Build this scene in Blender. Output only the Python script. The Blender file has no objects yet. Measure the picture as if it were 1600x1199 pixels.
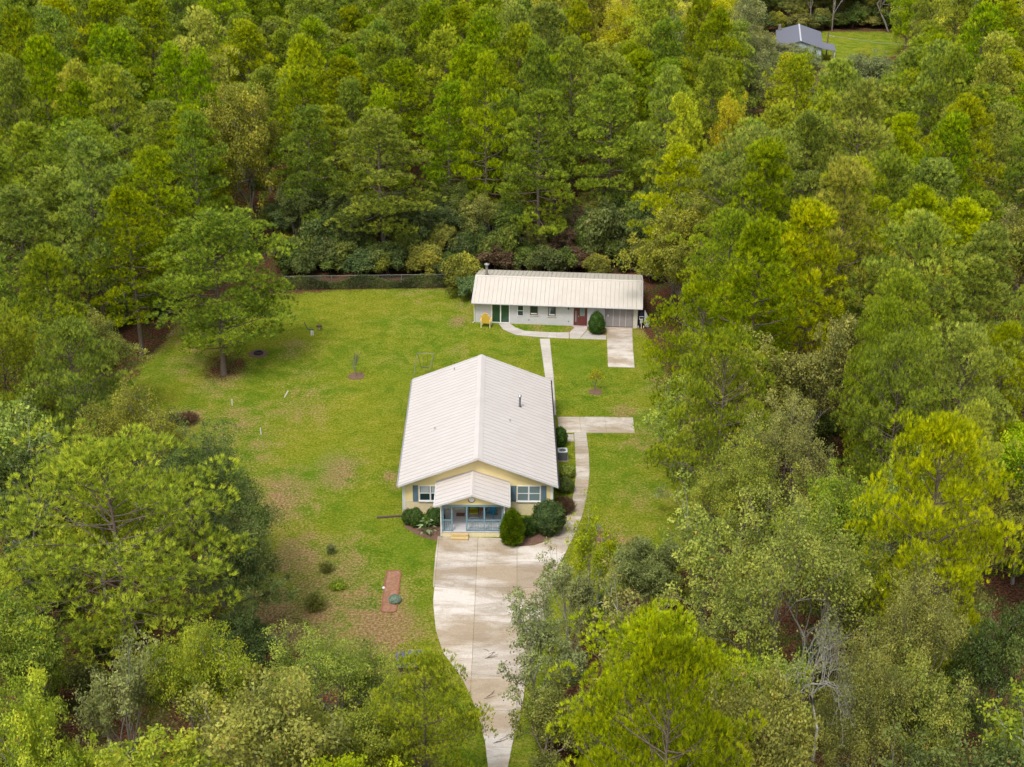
import bpy, math, random
import numpy as np
from mathutils import Vector, Matrix
R = math.radians
SC = bpy.context.scene
COL = SC.collection

# ------------------------------------------------------------------ camera
CAM_H, PITCH, ROLL, FPX = 58.0, R(25), R(0.5), 2222.2
cam_d = bpy.data.cameras.new('camera'); cam_d.sensor_width = 36; cam_d.lens = 50.0
cam_d.clip_start = 1; cam_d.clip_end = 8000
cam = bpy.data.objects.new('camera', cam_d); COL.objects.link(cam)
cam.matrix_world = Matrix.Translation((0, 0, CAM_H)) @ Matrix.Rotation(R(90) - PITCH, 4, 'X') @ Matrix.Rotation(ROLL, 4, 'Z')
SC.camera = cam

# ------------------------------------------------------------------ sky, sun, exposure (bright overcast)
SUN_EL, SUN_AZ = R(58), R(205)
world = bpy.data.worlds.new('World'); SC.world = world; world.use_nodes = True
wn, wl = world.node_tree.nodes, world.node_tree.links
sky = wn.new('ShaderNodeTexSky'); sky.sky_type = 'NISHITA'; sky.sun_disc = False
sky.sun_elevation = SUN_EL; sky.sun_rotation = SUN_AZ; sky.air_density = 1.0; sky.dust_density = 3.0; sky.ozone_density = 1.0
hsv = wn.new('ShaderNodeHueSaturation'); hsv.inputs['Saturation'].default_value = 0.30
wl.new(sky.outputs[0], hsv.inputs['Color']); wl.new(hsv.outputs[0], wn['Background'].inputs[0])
wn['Background'].inputs[1].default_value = 0.15
sd = bpy.data.lights.new('sun', 'SUN'); sd.energy = 1.35; sd.angle = R(12); sd.color = (1.0, 0.95, 0.86)
sun = bpy.data.objects.new('sun', sd); COL.objects.link(sun)
sdir = Vector((math.sin(SUN_AZ) * math.cos(SUN_EL), math.cos(SUN_AZ) * math.cos(SUN_EL), math.sin(SUN_EL)))
sun.rotation_euler = sdir.to_track_quat('Z', 'Y').to_euler(); sun.location = (0, 60, 90)
SC.view_settings.view_transform = 'Standard'; SC.view_settings.look = 'None'
SC.view_settings.gamma = 1; SC.view_settings.use_curve_mapping = False
SC.view_settings.exposure = 0.72
SC.cycles.max_bounces = 6; SC.cycles.diffuse_bounces = 3; SC.cycles.transmission_bounces = 3
SC.cycles.caustics_reflective = False; SC.cycles.caustics_refractive = False

# ------------------------------------------------------------------ survey: where a point of the photograph lies on a level of the land
def at(px, py, z=0.0):
    a = px - 800; b = py - 599.5
    x = a * math.cos(ROLL) + b * math.sin(ROLL); v = -a * math.sin(ROLL) + b * math.cos(ROLL)
    fy = math.cos(PITCH) * FPX - math.sin(PITCH) * v
    dz = -(math.sin(PITCH) * FPX + math.cos(PITCH) * v)
    t = (z - CAM_H) / dz
    return (x * t, fy * t)

def shown(x, y, z):
    dz = z - CAM_H
    f = y * math.cos(PITCH) - dz * math.sin(PITCH); u = y * math.sin(PITCH) + dz * math.cos(PITCH)
    X = FPX * x / f; Y = -FPX * u / f
    return 800 + X * math.cos(ROLL) - Y * math.sin(ROLL), 599.5 + X * math.sin(ROLL) + Y * math.cos(ROLL)

def inside(x, y, poly):
    c = False; n = len(poly); j = n - 1
    for i in range(n):
        xi, yi = poly[i]; xj, yj = poly[j]
        if (yi > y) != (yj > y) and x < (xj - xi) * (y - yi) / (yj - yi) + xi: c = not c
        j = i
    return c

# ------------------------------------------------------------------ materials
MAT = {}
def nodes_of(name):
    m = bpy.data.materials.new(name); m.use_nodes = True; MAT[name] = m
    return m, m.node_tree.nodes, m.node_tree.links

def set_ramp(ramp, stops):
    e = ramp.color_ramp.elements
    while len(e) > 1: e.remove(e[0])
    e[0].position = stops[0][0]; e[0].color = (*stops[0][1], 1)
    for p, c in stops[1:]:
        k = e.new(p); k.color = (*c, 1)

def noise_tex(N, L, scale, detail=6, rough=0.6, coord=None, dist=0.0):
    n = N.new('ShaderNodeTexNoise'); n.inputs['Scale'].default_value = scale
    n.inputs['Detail'].default_value = detail; n.inputs['Roughness'].default_value = rough
    n.inputs['Distortion'].default_value = dist
    if coord is not None: L.new(coord, n.inputs['Vector'])
    return n.outputs['Fac']

def ramp(N, L, fac, stops):
    r = N.new('ShaderNodeValToRGB'); set_ramp(r, stops); L.new(fac, r.inputs[0]); return r.outputs[0]

def mix(N, L, fac, a, b, mode='MIX'):
    m = N.new('ShaderNodeMix'); m.data_type = 'RGBA'; m.blend_type = mode
    for s, v in ((m.inputs[0], fac), (m.inputs[6], a), (m.inputs[7], b)):
        if hasattr(v, 'links'): L.new(v, s)
        elif isinstance(v, (int, float)): s.default_value = v
        else: s.default_value = (*v, 1)
    return m.outputs[2]

def mth(N, L, op, a, b=0.0, clamp=False):
    m = N.new('ShaderNodeMath'); m.operation = op; m.use_clamp = clamp
    for s, v in ((m.inputs[0], a), (m.inputs[1], b)):
        if hasattr(v, 'links'): L.new(v, s)
        else: s.default_value = v
    return m.outputs[0]

def bump(N, L, h, strength, dist, bsdf):
    b = N.new('ShaderNodeBump'); b.inputs['Strength'].default_value = strength; b.inputs['Distance'].default_value = dist
    L.new(h, b.inputs['Height']); L.new(b.outputs[0], bsdf.inputs['Normal'])

def paint(name, col, rough=0.6, var=0.12, scale=3.0, dirt=None, dirt_amt=0.3, metal=0.0, bumpy=0.0, bscale=60):
    m, N, L = nodes_of(name); b = N['Principled BSDF']
    co = N.new('ShaderNodeTexCoord').outputs['Object']
    f = noise_tex(N, L, scale, 8, 0.65, co)
    lo = tuple(c * (1 - var) for c in col); hi = tuple(min(1, c * (1 + var)) for c in col)
    c = ramp(N, L, f, [(0.3, lo), (0.7, hi)])
    if dirt:
        g = noise_tex(N, L, scale * 0.45, 10, 0.7, co, 0.6)
        k = mth(N, L, 'MULTIPLY', ramp(N, L, g, [(0.5, (0, 0, 0)), (0.72, (1, 1, 1))]), dirt_amt)
        c = mix(N, L, k, c, dirt)
    L.new(c, b.inputs['Base Color']); b.inputs['Roughness'].default_value = rough; b.inputs['Metallic'].default_value = metal
    if bumpy: bump(N, L, noise_tex(N, L, bscale, 4, 0.6, co), bumpy, 0.02, b)
    return m

def leafy(name, dark, mid, light, odd, odd_at=0.94, trans=0.45, tint=0.16, rough_spec=True):
    m, N, L = nodes_of(name)
    at_ = N.new('ShaderNodeAttribute'); at_.attribute_name = 'tone'
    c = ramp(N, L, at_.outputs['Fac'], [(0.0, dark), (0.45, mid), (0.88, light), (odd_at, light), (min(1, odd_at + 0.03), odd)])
    oi = N.new('ShaderNodeObjectInfo')
    hs = N.new('ShaderNodeHueSaturation')
    L.new(mth(N, L, 'MULTIPLY_ADD', oi.outputs['Random'], 0.026), hs.inputs['Hue'])
    hs.inputs['Hue'].links[0].from_node.inputs[2].default_value = 0.492
    r2 = mth(N, L, 'FRACT', mth(N, L, 'MULTIPLY', oi.outputs['Random'], 7.31))
    v = mth(N, L, 'MULTIPLY', r2, tint * 2); v = mth(N, L, 'ADD', v, 1 - tint); L.new(v, hs.inputs['Value'])
    r3 = mth(N, L, 'FRACT', mth(N, L, 'MULTIPLY', oi.outputs['Random'], 13.7))
    s = mth(N, L, 'ADD', mth(N, L, 'MULTIPLY', r3, 0.2), 0.9); L.new(s, hs.inputs['Saturation'])
    L.new(c, hs.inputs['Color'])
    df = N.new('ShaderNodeBsdfDiffuse'); tr = N.new('ShaderNodeBsdfTranslucent'); gl = N.new('ShaderNodeBsdfGlossy')
    L.new(hs.outputs[0], df.inputs['Color']); L.new(hs.outputs[0], tr.inputs['Color'])
    gl.inputs['Roughness'].default_value = 0.55; gl.inputs['Color'].default_value = (0.9, 0.95, 0.9, 1)
    ms = N.new('ShaderNodeMixShader'); ms.inputs[0].default_value = trans
    L.new(df.outputs[0], ms.inputs[1]); L.new(tr.outputs[0], ms.inputs[2])
    m2 = N.new('ShaderNodeMixShader'); m2.inputs[0].default_value = 0.015
    L.new(ms.outputs[0], m2.inputs[1]); L.new(gl.outputs[0], m2.inputs[2])
    out = N['Material Output']; L.new(m2.outputs[0], out.inputs[0]); N.remove(N['Principled BSDF'])
    return m

leafy('pine_needles', (0.105, 0.160, 0.016), (0.264, 0.356, 0.023), (0.599, 0.653, 0.035), (0.740, 0.380, 0.062), 0.965)
leafy('pine_needles_yellow', (0.195, 0.228, 0.014), (0.457, 0.502, 0.022), (0.800, 0.775, 0.035), (0.800, 0.486, 0.053), 0.95)
leafy('pine_needles_bright', (0.137, 0.184, 0.015), (0.332, 0.407, 0.023), (0.669, 0.696, 0.035), (0.761, 0.417, 0.059), 0.96)
leafy('leaf_olive', (0.104, 0.123, 0.026), (0.260, 0.268, 0.048), (0.523, 0.496, 0.088), (0.508, 0.310, 0.088), 0.965)
leafy('leaf_dark', (0.053, 0.083, 0.022), (0.128, 0.176, 0.039), (0.269, 0.315, 0.066), (0.358, 0.215, 0.062), 0.975)
leafy('leaf_fresh', (0.121, 0.168, 0.018), (0.298, 0.377, 0.031), (0.597, 0.632, 0.058), (0.672, 0.404, 0.053), 0.95)
leafy('leaf_yellow', (0.253, 0.242, 0.018), (0.583, 0.524, 0.031), (0.686, 0.686, 0.048), (0.686, 0.430, 0.062), 0.95)
leafy('leaf_grey', (0.118, 0.131, 0.047), (0.258, 0.283, 0.088), (0.451, 0.480, 0.159), (0.386, 0.283, 0.122), 0.94)
leafy('leaf_blue', (0.068, 0.128, 0.046), (0.150, 0.242, 0.079), (0.328, 0.417, 0.142), (0.298, 0.215, 0.072), 0.97)
leafy('leaf_holly', (0.028, 0.060, 0.010), (0.070, 0.135, 0.022), (0.175, 0.265, 0.045), (0.12, 0.10, 0.03), 0.98, tint=0.08)
leafy('leaf_juniper', (0.060, 0.105, 0.010), (0.130, 0.200, 0.016), (0.260, 0.330, 0.028), (0.25, 0.17, 0.04), 0.95, tint=0.06)
leafy('leaf_brown', (0.085, 0.050, 0.032), (0.170, 0.100, 0.060), (0.270, 0.175, 0.100), (0.10, 0.13, 0.03), 0.9)
leafy('leaf_pale', (0.16, 0.25, 0.10), (0.28, 0.38, 0.17), (0.42, 0.52, 0.28), (0.40, 0.36, 0.15), 0.93, tint=0.05)
leafy('leaf_silver', (0.18, 0.25, 0.19), (0.30, 0.40, 0.31), (0.45, 0.55, 0.45), (0.25, 0.25, 0.16), 0.95, tint=0.05)
leafy('grass_blades', (0.085, 0.130, 0.008), (0.160, 0.225, 0.012), (0.260, 0.290, 0.022), (0.30, 0.21, 0.08), 0.9, tint=0.0)

paint('bark_pine', (0.135, 0.100, 0.080), 0.9, 0.35, 5, bumpy=0.8, bscale=14)
paint('bark_grey', (0.200, 0.175, 0.145), 0.9, 0.35, 5, bumpy=0.5, bscale=20)
paint('bark_pale', (0.36, 0.34, 0.29), 0.9, 0.30, 6, (0.15, 0.135, 0.11), 0.6)
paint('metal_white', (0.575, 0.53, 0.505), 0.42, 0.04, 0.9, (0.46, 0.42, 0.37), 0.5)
paint('metal_trim', (0.56, 0.55, 0.55), 0.45, 0.04, 2.0, (0.48, 0.46, 0.45), 0.25)
paint('metal_tan', (0.53, 0.485, 0.425), 0.45, 0.04, 0.8, (0.42, 0.37, 0.31), 0.3)
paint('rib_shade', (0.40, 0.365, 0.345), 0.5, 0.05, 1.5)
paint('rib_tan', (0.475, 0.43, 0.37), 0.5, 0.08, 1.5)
paint('siding_yellow', (0.76, 0.62, 0.30), 0.7, 0.04, 1.0, (0.62, 0.50, 0.27), 0.25)
paint('brick_cream', (0.68, 0.58, 0.36), 0.8, 0.08, 5.0, (0.50, 0.42, 0.27), 0.4, bumpy=0.3)
paint('block_white', (0.49, 0.48, 0.49), 0.8, 0.06, 2.2, (0.40, 0.37, 0.34), 0.35, bumpy=0.25)
paint('block_cream', (0.52, 0.49, 0.43), 0.8, 0.06, 2.2, (0.42, 0.38, 0.30), 0.35)
paint('white_paint', (0.70, 0.70, 0.70), 0.5, 0.03, 3.0, (0.55, 0.53, 0.5), 0.2)
paint('shutter_blue', (0.105, 0.175, 0.235), 0.5, 0.1, 5.0)
paint('porch_blue', (0.150, 0.275, 0.335), 0.5, 0.08, 5.0)
paint('porch_floor', (0.52, 0.51, 0.53), 0.5, 0.06, 2.0, (0.36, 0.34, 0.33), 0.3)
paint('red_door', (0.115, 0.022, 0.018), 0.4, 0.15, 4.0)
paint('screen_mesh', (0.235, 0.215, 0.215), 0.8, 0.10, 3.0)
paint('fresh_wood', (0.56, 0.42, 0.20), 0.7, 0.15, 8.0)
paint('dark_wood', (0.105, 0.065, 0.050), 0.85, 0.3, 6.0)
paint('brown_trim', (0.10, 0.045, 0.030), 0.6, 0.15, 6.0)
paint('dark_metal', (0.055, 0.055, 0.060), 0.5, 0.2, 6.0)
paint('steel', (0.42, 0.42, 0.44), 0.4, 0.1, 6.0, metal=0.6)
paint('galvanized', (0.22, 0.22, 0.20), 0.5, 0.15, 6.0, metal=0.3)
paint('ac_grey', (0.115, 0.115, 0.13), 0.6, 0.12, 6.0)
paint('ac_top', (0.50, 0.53, 0.56), 0.5, 0.08, 6.0)
paint('lime_cloth', (0.36, 0.36, 0.02), 0.8, 0.15, 6.0)
paint('blue_plastic', (0.02, 0.25, 0.42), 0.45, 0.1, 6.0)
paint('yellow_plastic', (0.80, 0.50, 0.07), 0.5, 0.1, 4.0, (0.85, 0.66, 0.30), 0.7)
paint('orange_wood', (0.42, 0.19, 0.08), 0.6, 0.25, 6.0)
paint('doormat', (0.20, 0.10, 0.065), 0.95, 0.3, 12.0)
paint('navy_cloth', (0.018, 0.016, 0.040), 0.7, 0.3, 5.0)
paint('silver_tarp', (0.40, 0.41, 0.40), 0.5, 0.2, 5.0, bumpy=0.6, bscale=10)
paint('slate_sheet', (0.110, 0.105, 0.150), 0.7, 0.12, 3.0)
paint('shingle_grey', (0.150, 0.155, 0.195), 0.8, 0.18, 6.0, bumpy=0.4, bscale=20)
paint('siding_pale_blue', (0.36, 0.44, 0.48), 0.7, 0.08, 2.0)
paint('brick_red', (0.28, 0.105, 0.060), 0.9, 0.30, 8.0, (0.30, 0.24, 0.20), 0.6)
paint('clay_soil', (0.28, 0.135, 0.075), 0.95, 0.35, 5.0, (0.34, 0.26, 0.21), 0.95, bumpy=0.6, bscale=20)
paint('mulch', (0.150, 0.082, 0.055), 0.95, 0.45, 14.0, (0.30, 0.20, 0.13), 0.6, bumpy=1.0, bscale=30)
paint('red_paint', (0.38, 0.018, 0.012), 0.35, 0.1, 3.0)
paint('rust', (0.17, 0.055, 0.030), 0.8, 0.35, 4.0, (0.07, 0.03, 0.02), 0.6)
paint('peeling_white', (0.55, 0.50, 0.44), 0.8, 0.1, 5.0, (0.10, 0.05, 0.035), 0.95)
paint('rubber', (0.022, 0.022, 0.024), 0.8, 0.2, 6.0)
paint('pole_wood', (0.17, 0.12, 0.085), 0.9, 0.25, 4.0)
paint('curtain', (0.33, 0.36, 0.36), 0.9, 0.1, 4.0)
paint('cream_paint', (0.70, 0.62, 0.38), 0.6, 0.06, 4.0)

def glass(name, col, rough=0.06):
    m, N, L = nodes_of(name); b = N['Principled BSDF']
    b.inputs['Base Color'].default_value = (*col, 1); b.inputs['Roughness'].default_value = rough
    b.inputs['IOR'].default_value = 1.52; b.inputs['Specular IOR Level'].default_value = 0.6
glass('glass_dark', (0.018, 0.038, 0.035)); glass('glass_green', (0.020, 0.060, 0.030)); glass('glass_grey', (0.16, 0.22, 0.22), 0.15)
glass('glass_car', (0.02, 0.025, 0.03))

def concrete(name, base, dirt, k=0.8, sc=0.30):
    m, N, L = nodes_of(name); b = N['Principled BSDF']
    geo = N.new('ShaderNodeNewGeometry').outputs['Position']
    mp = N.new('ShaderNodeMapping'); mp.inputs['Scale'].default_value = (0.5, 1.25, 1.0); L.new(geo, mp.inputs[0])
    f1 = noise_tex(N, L, sc, 9, 0.62, mp.outputs[0], 0.5)
    st = ramp(N, L, f1, [(0.43, (0, 0, 0)), (0.57, (1, 1, 1))])
    f2 = noise_tex(N, L, sc * 3.1, 8, 0.7, mp.outputs[0], 0.8)
    st2 = ramp(N, L, f2, [(0.48, (0, 0, 0)), (0.62, (1, 1, 1))])
    c = mix(N, L, mth(N, L, 'MULTIPLY', st, k), base, dirt)
    c = mix(N, L, mth(N, L, 'MULTIPLY', st2, k * 0.55), c, tuple(d * 0.72 for d in dirt))
    f3 = noise_tex(N, L, 9.0, 6, 0.75, geo)
    c = mix(N, L, 0.5, c, ramp(N, L, f3, [(0.35, (0.36, 0.34, 0.31)), (0.65, (0.66, 0.65, 0.63))]), 'OVERLAY')
    at_ = N.new('ShaderNodeAttribute'); at_.attribute_name = 'tone'
    c = mix(N, L, 0.20, c, ramp(N, L, at_.outputs['Fac'], [(0.0, (0.25, 0.25, 0.25)), (1.0, (0.75, 0.75, 0.75))]), 'OVERLAY')
    L.new(c, b.inputs['Base Color'])
    L.new(ramp(N, L, f2, [(0.3, (0.55, 0.55, 0.55)), (0.7, (0.85, 0.85, 0.85))]), b.inputs['Roughness'])
    bump(N, L, noise_tex(N, L, 35, 4, 0.6, geo), 0.25, 0.01, b)
concrete('concrete_drive', (0.58, 0.53, 0.485), (0.32, 0.245, 0.160), 0.85, 0.22)
concrete('concrete_walk', (0.49, 0.445, 0.395), (0.30, 0.23, 0.15), 0.75, 0.5)
concrete('concrete_new', (0.49, 0.455, 0.425), (0.38, 0.34, 0.29), 0.5, 0.5)

# ground: mown lawn, worn patches, pine straw under the trees (masks are stored on the sheet itself)
m, N, L = nodes_of('ground_cover'); b = N['Principled BSDF']
geo = N.new('ShaderNodeNewGeometry').outputs['Position']
def att(n):
    a = N.new('ShaderNodeAttribute'); a.attribute_name = n; return a.outputs['Fac']
n1 = noise_tex(N, L, 0.085, 8, 0.62, geo, 0.4); n2 = noise_tex(N, L, 0.55, 8, 0.7, geo, 0.5); n3 = noise_tex(N, L, 5.0, 7, 0.8, geo)
n4 = noise_tex(N, L, 22.0, 3, 0.7, geo)
g = ramp(N, L, n2, [(0.38, (0.110, 0.180, 0.015)), (0.50, (0.172, 0.224, 0.020)), (0.62, (0.240, 0.258, 0.034))])
g = mix(N, L, ramp(N, L, n1, [(0.45, (0, 0, 0)), (0.60, (0.4, 0.4, 0.4))]), g, (0.300, 0.270, 0.025))
g = mix(N, L, 0.55, g, ramp(N, L, n3, [(0.42, (0.16, 0.22, 0.16)), (0.5, (0.5, 0.5, 0.5)), (0.59, (0.86, 0.80, 0.68))]), 'OVERLAY')
g = mix(N, L, 0.5, g, ramp(N, L, n4, [(0.38, (0.20, 0.22, 0.2)), (0.65, (0.8, 0.78, 0.72))]), 'OVERLAY')
br = ramp(N, L, n3, [(0.40, (0.150, 0.070, 0.040)), (0.50, (0.30, 0.185, 0.085)), (0.60, (0.44, 0.31, 0.19))])
wornf = mth(N, L, 'ADD', att('worn'), mth(N, L, 'MULTIPLY', mth(N, L, 'SUBTRACT', n2, 0.5), 2.0))
wornf2 = mth(N, L, 'ADD', wornf, mth(N, L, 'MULTIPLY', mth(N, L, 'SUBTRACT', n3, 0.5), 2.6))
g = mix(N, L, ramp(N, L, wornf2, [(0.30, (0, 0, 0)), (0.90, (0.9, 0.9, 0.9))]), g, br)
lush = mth(N, L, 'ADD', att('lush'), mth(N, L, 'MULTIPLY', mth(N, L, 'SUBTRACT', n2, 0.5), 1.2))
g = mix(N, L, ramp(N, L, lush, [(0.35, (0, 0, 0)), (0.9, (0.5, 0.5, 0.5))]), g, (0.115, 0.205, 0.012))
straw = ramp(N, L, n3, [(0.40, (0.022, 0.015, 0.011)), (0.50, (0.120, 0.052, 0.030)), (0.60, (0.23, 0.115, 0.065))])
weed = ramp(N, L, n3, [(0.40, (0.020, 0.032, 0.010)), (0.50, (0.055, 0.080, 0.020)), (0.60, (0.12, 0.15, 0.04))])
straw = mix(N, L, ramp(N, L, n2, [(0.50, (0, 0, 0)), (0.58, (0.9, 0.9, 0.9))]), straw, weed)
lawnf = mth(N, L, 'ADD', att('lawn'), mth(N, L, 'MULTIPLY', mth(N, L, 'SUBTRACT', n2, 0.5), 0.9))
lawnf = mth(N, L, 'ADD', lawnf, mth(N, L, 'MULTIPLY', mth(N, L, 'SUBTRACT', n3, 0.5), 0.8))
c = mix(N, L, ramp(N, L, lawnf, [(0.30, (0, 0, 0)), (0.72, (1, 1, 1))]), straw, g)
L.new(c, b.inputs['Base Color']); b.inputs['Roughness'].default_value = 1.0; b.inputs['Specular IOR Level'].default_value = 0.0
bump(N, L, mth(N, L, 'ADD', n3, n4), 0.9, 0.08, b)

# ------------------------------------------------------------------ mesh helpers
class MB:
    def __init__(s): s.v = []; s.f = []
    def add(s, vs, fs):
        o = len(s.v); s.v.extend(vs); s.f.extend([tuple(i + o for i in f) for f in fs]); return s
    def box(s, x0, x1, y0, y1, z0, z1, M=None):
        vs = [Vector(p) for p in ((x0, y0, z0), (x1, y0, z0), (x1, y1, z0), (x0, y1, z0), (x0, y0, z1), (x1, y0, z1), (x1, y1, z1), (x0, y1, z1))]
        if M is not None: vs = [M @ p for p in vs]
        return s.add([tuple(p) for p in vs], [(0, 3, 2, 1), (4, 5, 6, 7), (0, 1, 5, 4), (1, 2, 6, 5), (2, 3, 7, 6), (3, 0, 4, 7)])
    def prism(s, poly, axis, a, b):
        # poly in the two other axes (order x,y,z kept), extruded along axis
        n = len(poly); vs = []
        for t in (a, b):
            for p in poly:
                q = list(p); q.insert(axis, t); vs.append(tuple(q))
        fs = [tuple(range(n)), tuple(range(2 * n - 1, n - 1, -1))]
        for i in range(n):
            j = (i + 1) % n; fs.append((i, i + n, j + n, j))
        return s.add(vs, fs)
    def tube(s, pts, rad, sides=6, cap=True):
        pts = [Vector(p) for p in pts]; n = len(pts)
        rs = rad if isinstance(rad, (list, tuple)) else [rad] * n
        o = len(s.v)
        for i, p in enumerate(pts):
            d = (pts[min(i + 1, n - 1)] - pts[max(i - 1, 0)]).normalized()
            a = d.orthogonal().normalized() if abs(d.z) < 0.95 else Vector((1, 0, 0)).cross(d).normalized()
            if abs(d.z) < 0.95: a = Vector((0, 0, 1)).cross(d).normalized()
            c = d.cross(a)
            for k in range(sides):
                t = 2 * math.pi * k / sides
                s.v.append(tuple(p + (a * math.cos(t) + c * math.sin(t)) * rs[i]))
        for i in range(n - 1):
            for k in range(sides):
                k2 = (k + 1) % sides
                s.f.append((o + i * sides + k, o + i * sides + k2, o + (i + 1) * sides + k2, o + (i + 1) * sides + k))
        if cap:
            s.f.append(tuple(o + k for k in range(sides - 1, -1, -1))); s.f.append(tuple(o + (n - 1) * sides + k for k in range(sides)))
        return s
    def lathe(s, prof, cx=0, cy=0, sides=16):
        o = len(s.v)
        for r, z in prof:
            for k in range(sides):
                t = 2 * math.pi * k / sides; s.v.append((cx + r * math.cos(t), cy + r * math.sin(t), z))
        for i in range(len(prof) - 1):
            for k in range(sides):
                k2 = (k + 1) % sides
                s.f.append((o + i * sides + k, o + i * sides + k2, o + (i + 1) * sides + k2, o + (i + 1) * sides + k))
        s.f.append(tuple(o + k for k in range(sides - 1, -1, -1))); s.f.append(tuple(o + (len(prof) - 1) * sides + k for k in range(sides)))
        return s
    def obj(s, name, mat, parent=None, bevel=0.0, smooth=False):
        me = bpy.data.meshes.new(name); me.from_pydata([tuple(p) for p in s.v], [], s.f); me.update()
        me.materials.append(MAT[mat])
        if smooth: me.polygons.foreach_set('use_smooth', [True] * len(me.polygons))
        o = bpy.data.objects.new(name, me); COL.objects.link(o)
        if parent is not None: o.parent = parent
        if bevel:
            b_ = o.modifiers.new('bevel', 'BEVEL'); b_.width = bevel; b_.segments = 2; b_.limit_method = 'ANGLE'
        return o

def tag(o, label=None, cat=None, group=None, kind=None):
    if label: o['label'] = label
    if cat: o['category'] = cat
    if group: o['group'] = group
    if kind: o['kind'] = kind
    return o
def empty(name, loc, rz=0.0, label=None, cat=None, group=None, kind=None):
    o = bpy.data.objects.new(name, None); COL.objects.link(o); o.location = loc; o.rotation_euler = (0, 0, rz)
    o.empty_display_size = 0.3
    return tag(o, label, cat, group, kind)
def box(name, mat, parent, *a, bevel=0.0): return MB().box(*a).obj(name, mat, parent, bevel)

def np_mesh(name, V, F, mat, tone=None):
    """V (n,3), F (m,k) all faces of k corners"""
    me = bpy.data.meshes.new(name); k = F.shape[1]
    me.vertices.add(len(V)); me.vertices.foreach_set('co', V.astype(np.float32).ravel())
    me.loops.add(F.size); me.loops.foreach_set('vertex_index', F.astype(np.int32).ravel())
    me.polygons.add(len(F)); me.polygons.foreach_set('loop_start', np.arange(0, F.size, k, dtype=np.int32))
    me.polygons.foreach_set('loop_total', np.full(len(F), k, dtype=np.int32))
    me.update(calc_edges=True)
    if tone is not None:
        a = me.attributes.new('tone', 'FLOAT', 'POINT'); a.data.foreach_set('value', tone.astype(np.float32))
    me.materials.append(MAT[mat]); return me

# ------------------------------------------------------------------ the ground: one sheet to the horizon
LAWN_PX = [(150, 640), (175, 600), (228, 560), (258, 516), (300, 482), (430, 458), (446, 455), (600, 451.5), (742, 451), (900, 470), (1012, 517), (1035, 560),
           (1060, 640), (1080, 700), (1085, 790), (1075, 860), (1010, 905), (940, 935), (890, 1000), (860, 1100), (835, 1230), (700, 1230), (640, 1130),
           (560, 1060), (450, 1025), (380, 1010), (350, 960), (400, 850), (340, 770), (270, 700), (180, 690)]
LAWN = [at(*p) for p in LAWN_PX]
NLAWN = [at(*p) for p in ((1175, 92), (1185, 72), (1210, 56), (1240, 45), (1300, 50), (1395, 50), (1415, 62), (1410, 84), (1340, 104), (1180, 104))]
def sdist(X, Y, poly):
    P = np.array(poly); d = np.full(X.shape, 1e9); c = np.zeros(X.shape, bool); n = len(P)
    for i in range(n):
        a, b2 = P[i - 1], P[i]; e = b2 - a
        t = np.clip(((X - a[0]) * e[0] + (Y - a[1]) * e[1]) / (e @ e), 0, 1)
        d = np.minimum(d, np.hypot(X - a[0] - t * e[0], Y - a[1] - t * e[1]))
        if a[1] != b2[1]:
            c ^= ((b2[1] > Y) != (a[1] > Y)) & (X < (a[0] - b2[0]) * (Y - b2[1]) / (a[1] - b2[1]) + b2[0])
    return np.where(c, d, -d)
gx = np.concatenate([[-3500, -1500, -600, -250, -120, -80], np.arange(-56, 40, 0.8), np.arange(42, 100, 3.0), [120, 200, 500, 1500, 3500]])
gy = np.concatenate([[-1500, -400, -50, 20], np.arange(44, 160, 0.8), np.arange(162, 330, 3.0), [360, 450, 700, 1500, 4000]])
X, Y = np.meshgrid(gx, gy)
lawn = np.clip(np.maximum(sdist(X, Y, LAWN), sdist(X, Y, NLAWN) * 0.6) / 2.4 + 0.5, 0, 1)
WORN = [(470, 640, 60, .5), (530, 738, 34, 1.0), (440, 780, 60, .75), (400, 700, 60, .45), (590, 700, 30, .2), (460, 870, 50, .8), (520, 900, 60, .7),
        (600, 985, 60, .95), (560, 950, 50, .7), (500, 960, 70, .75), (420, 985, 60, 1.0), (640, 1010, 40, .6), (350, 590, 45, .6), (300, 560, 60, .4), (240, 520, 60, .75),
        (460, 545, 30, .55), (475, 585, 35, .3), (360, 660, 60, .5), (290, 655, 30, .9), (940, 838, 18, .9), (930, 612, 12, .5), (1010, 690, 45, .45), (1000, 780, 40, .4), (975, 850, 40, .5),
        (900, 512, 30, .6), (840, 514, 30, .35), (715, 503, 18, 1.0), (725, 478, 16, .6), (610, 745, 14, .9), (618, 760, 12, .7), (975, 645, 25, .7), (1005, 505, 25, 1.1), (660, 456, 90, .25), (1035, 600, 30, .6), (620, 560, 20, .3), (720, 548, 22, .4)]
LUSH = [(640, 850, 50, .8), (590, 800, 60, .6), (655, 950, 20, .9), (500, 735, 60, .7), (620, 600, 60, .6), (560, 560, 70, .4), (700, 510, 60, .5), (900, 560, 60, .9), (780, 545, 60, .5), (940, 730, 25, .7), (930, 800, 22, .6), (590, 680, 30, .6), (900, 620, 40, .5), (520, 915, 20, .7), (450, 860, 30, .5)]
def mask(lst):
    M = np.zeros(X.shape)
    for px, py, rp, s in lst:
        cx, cy = at(px, py); r = rp / 17.0
        M = np.maximum(M, s * np.exp(-(((X - cx) / r) ** 2 + ((Y - cy) / (r * 1.7)) ** 2)))
    return M
worn, lush_ = mask(WORN), mask(LUSH)
lawn = np.clip(lawn - mask([(352, 572, 40, .85), (350, 550, 70, .35), (225, 530, 45, .7), (205, 590, 25, .5), (460, 460, 60, .3), (410, 1000, 60, .45), (1030, 520, 25, .5), (1050, 610, 22, .5)]), 0, 1)
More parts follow.
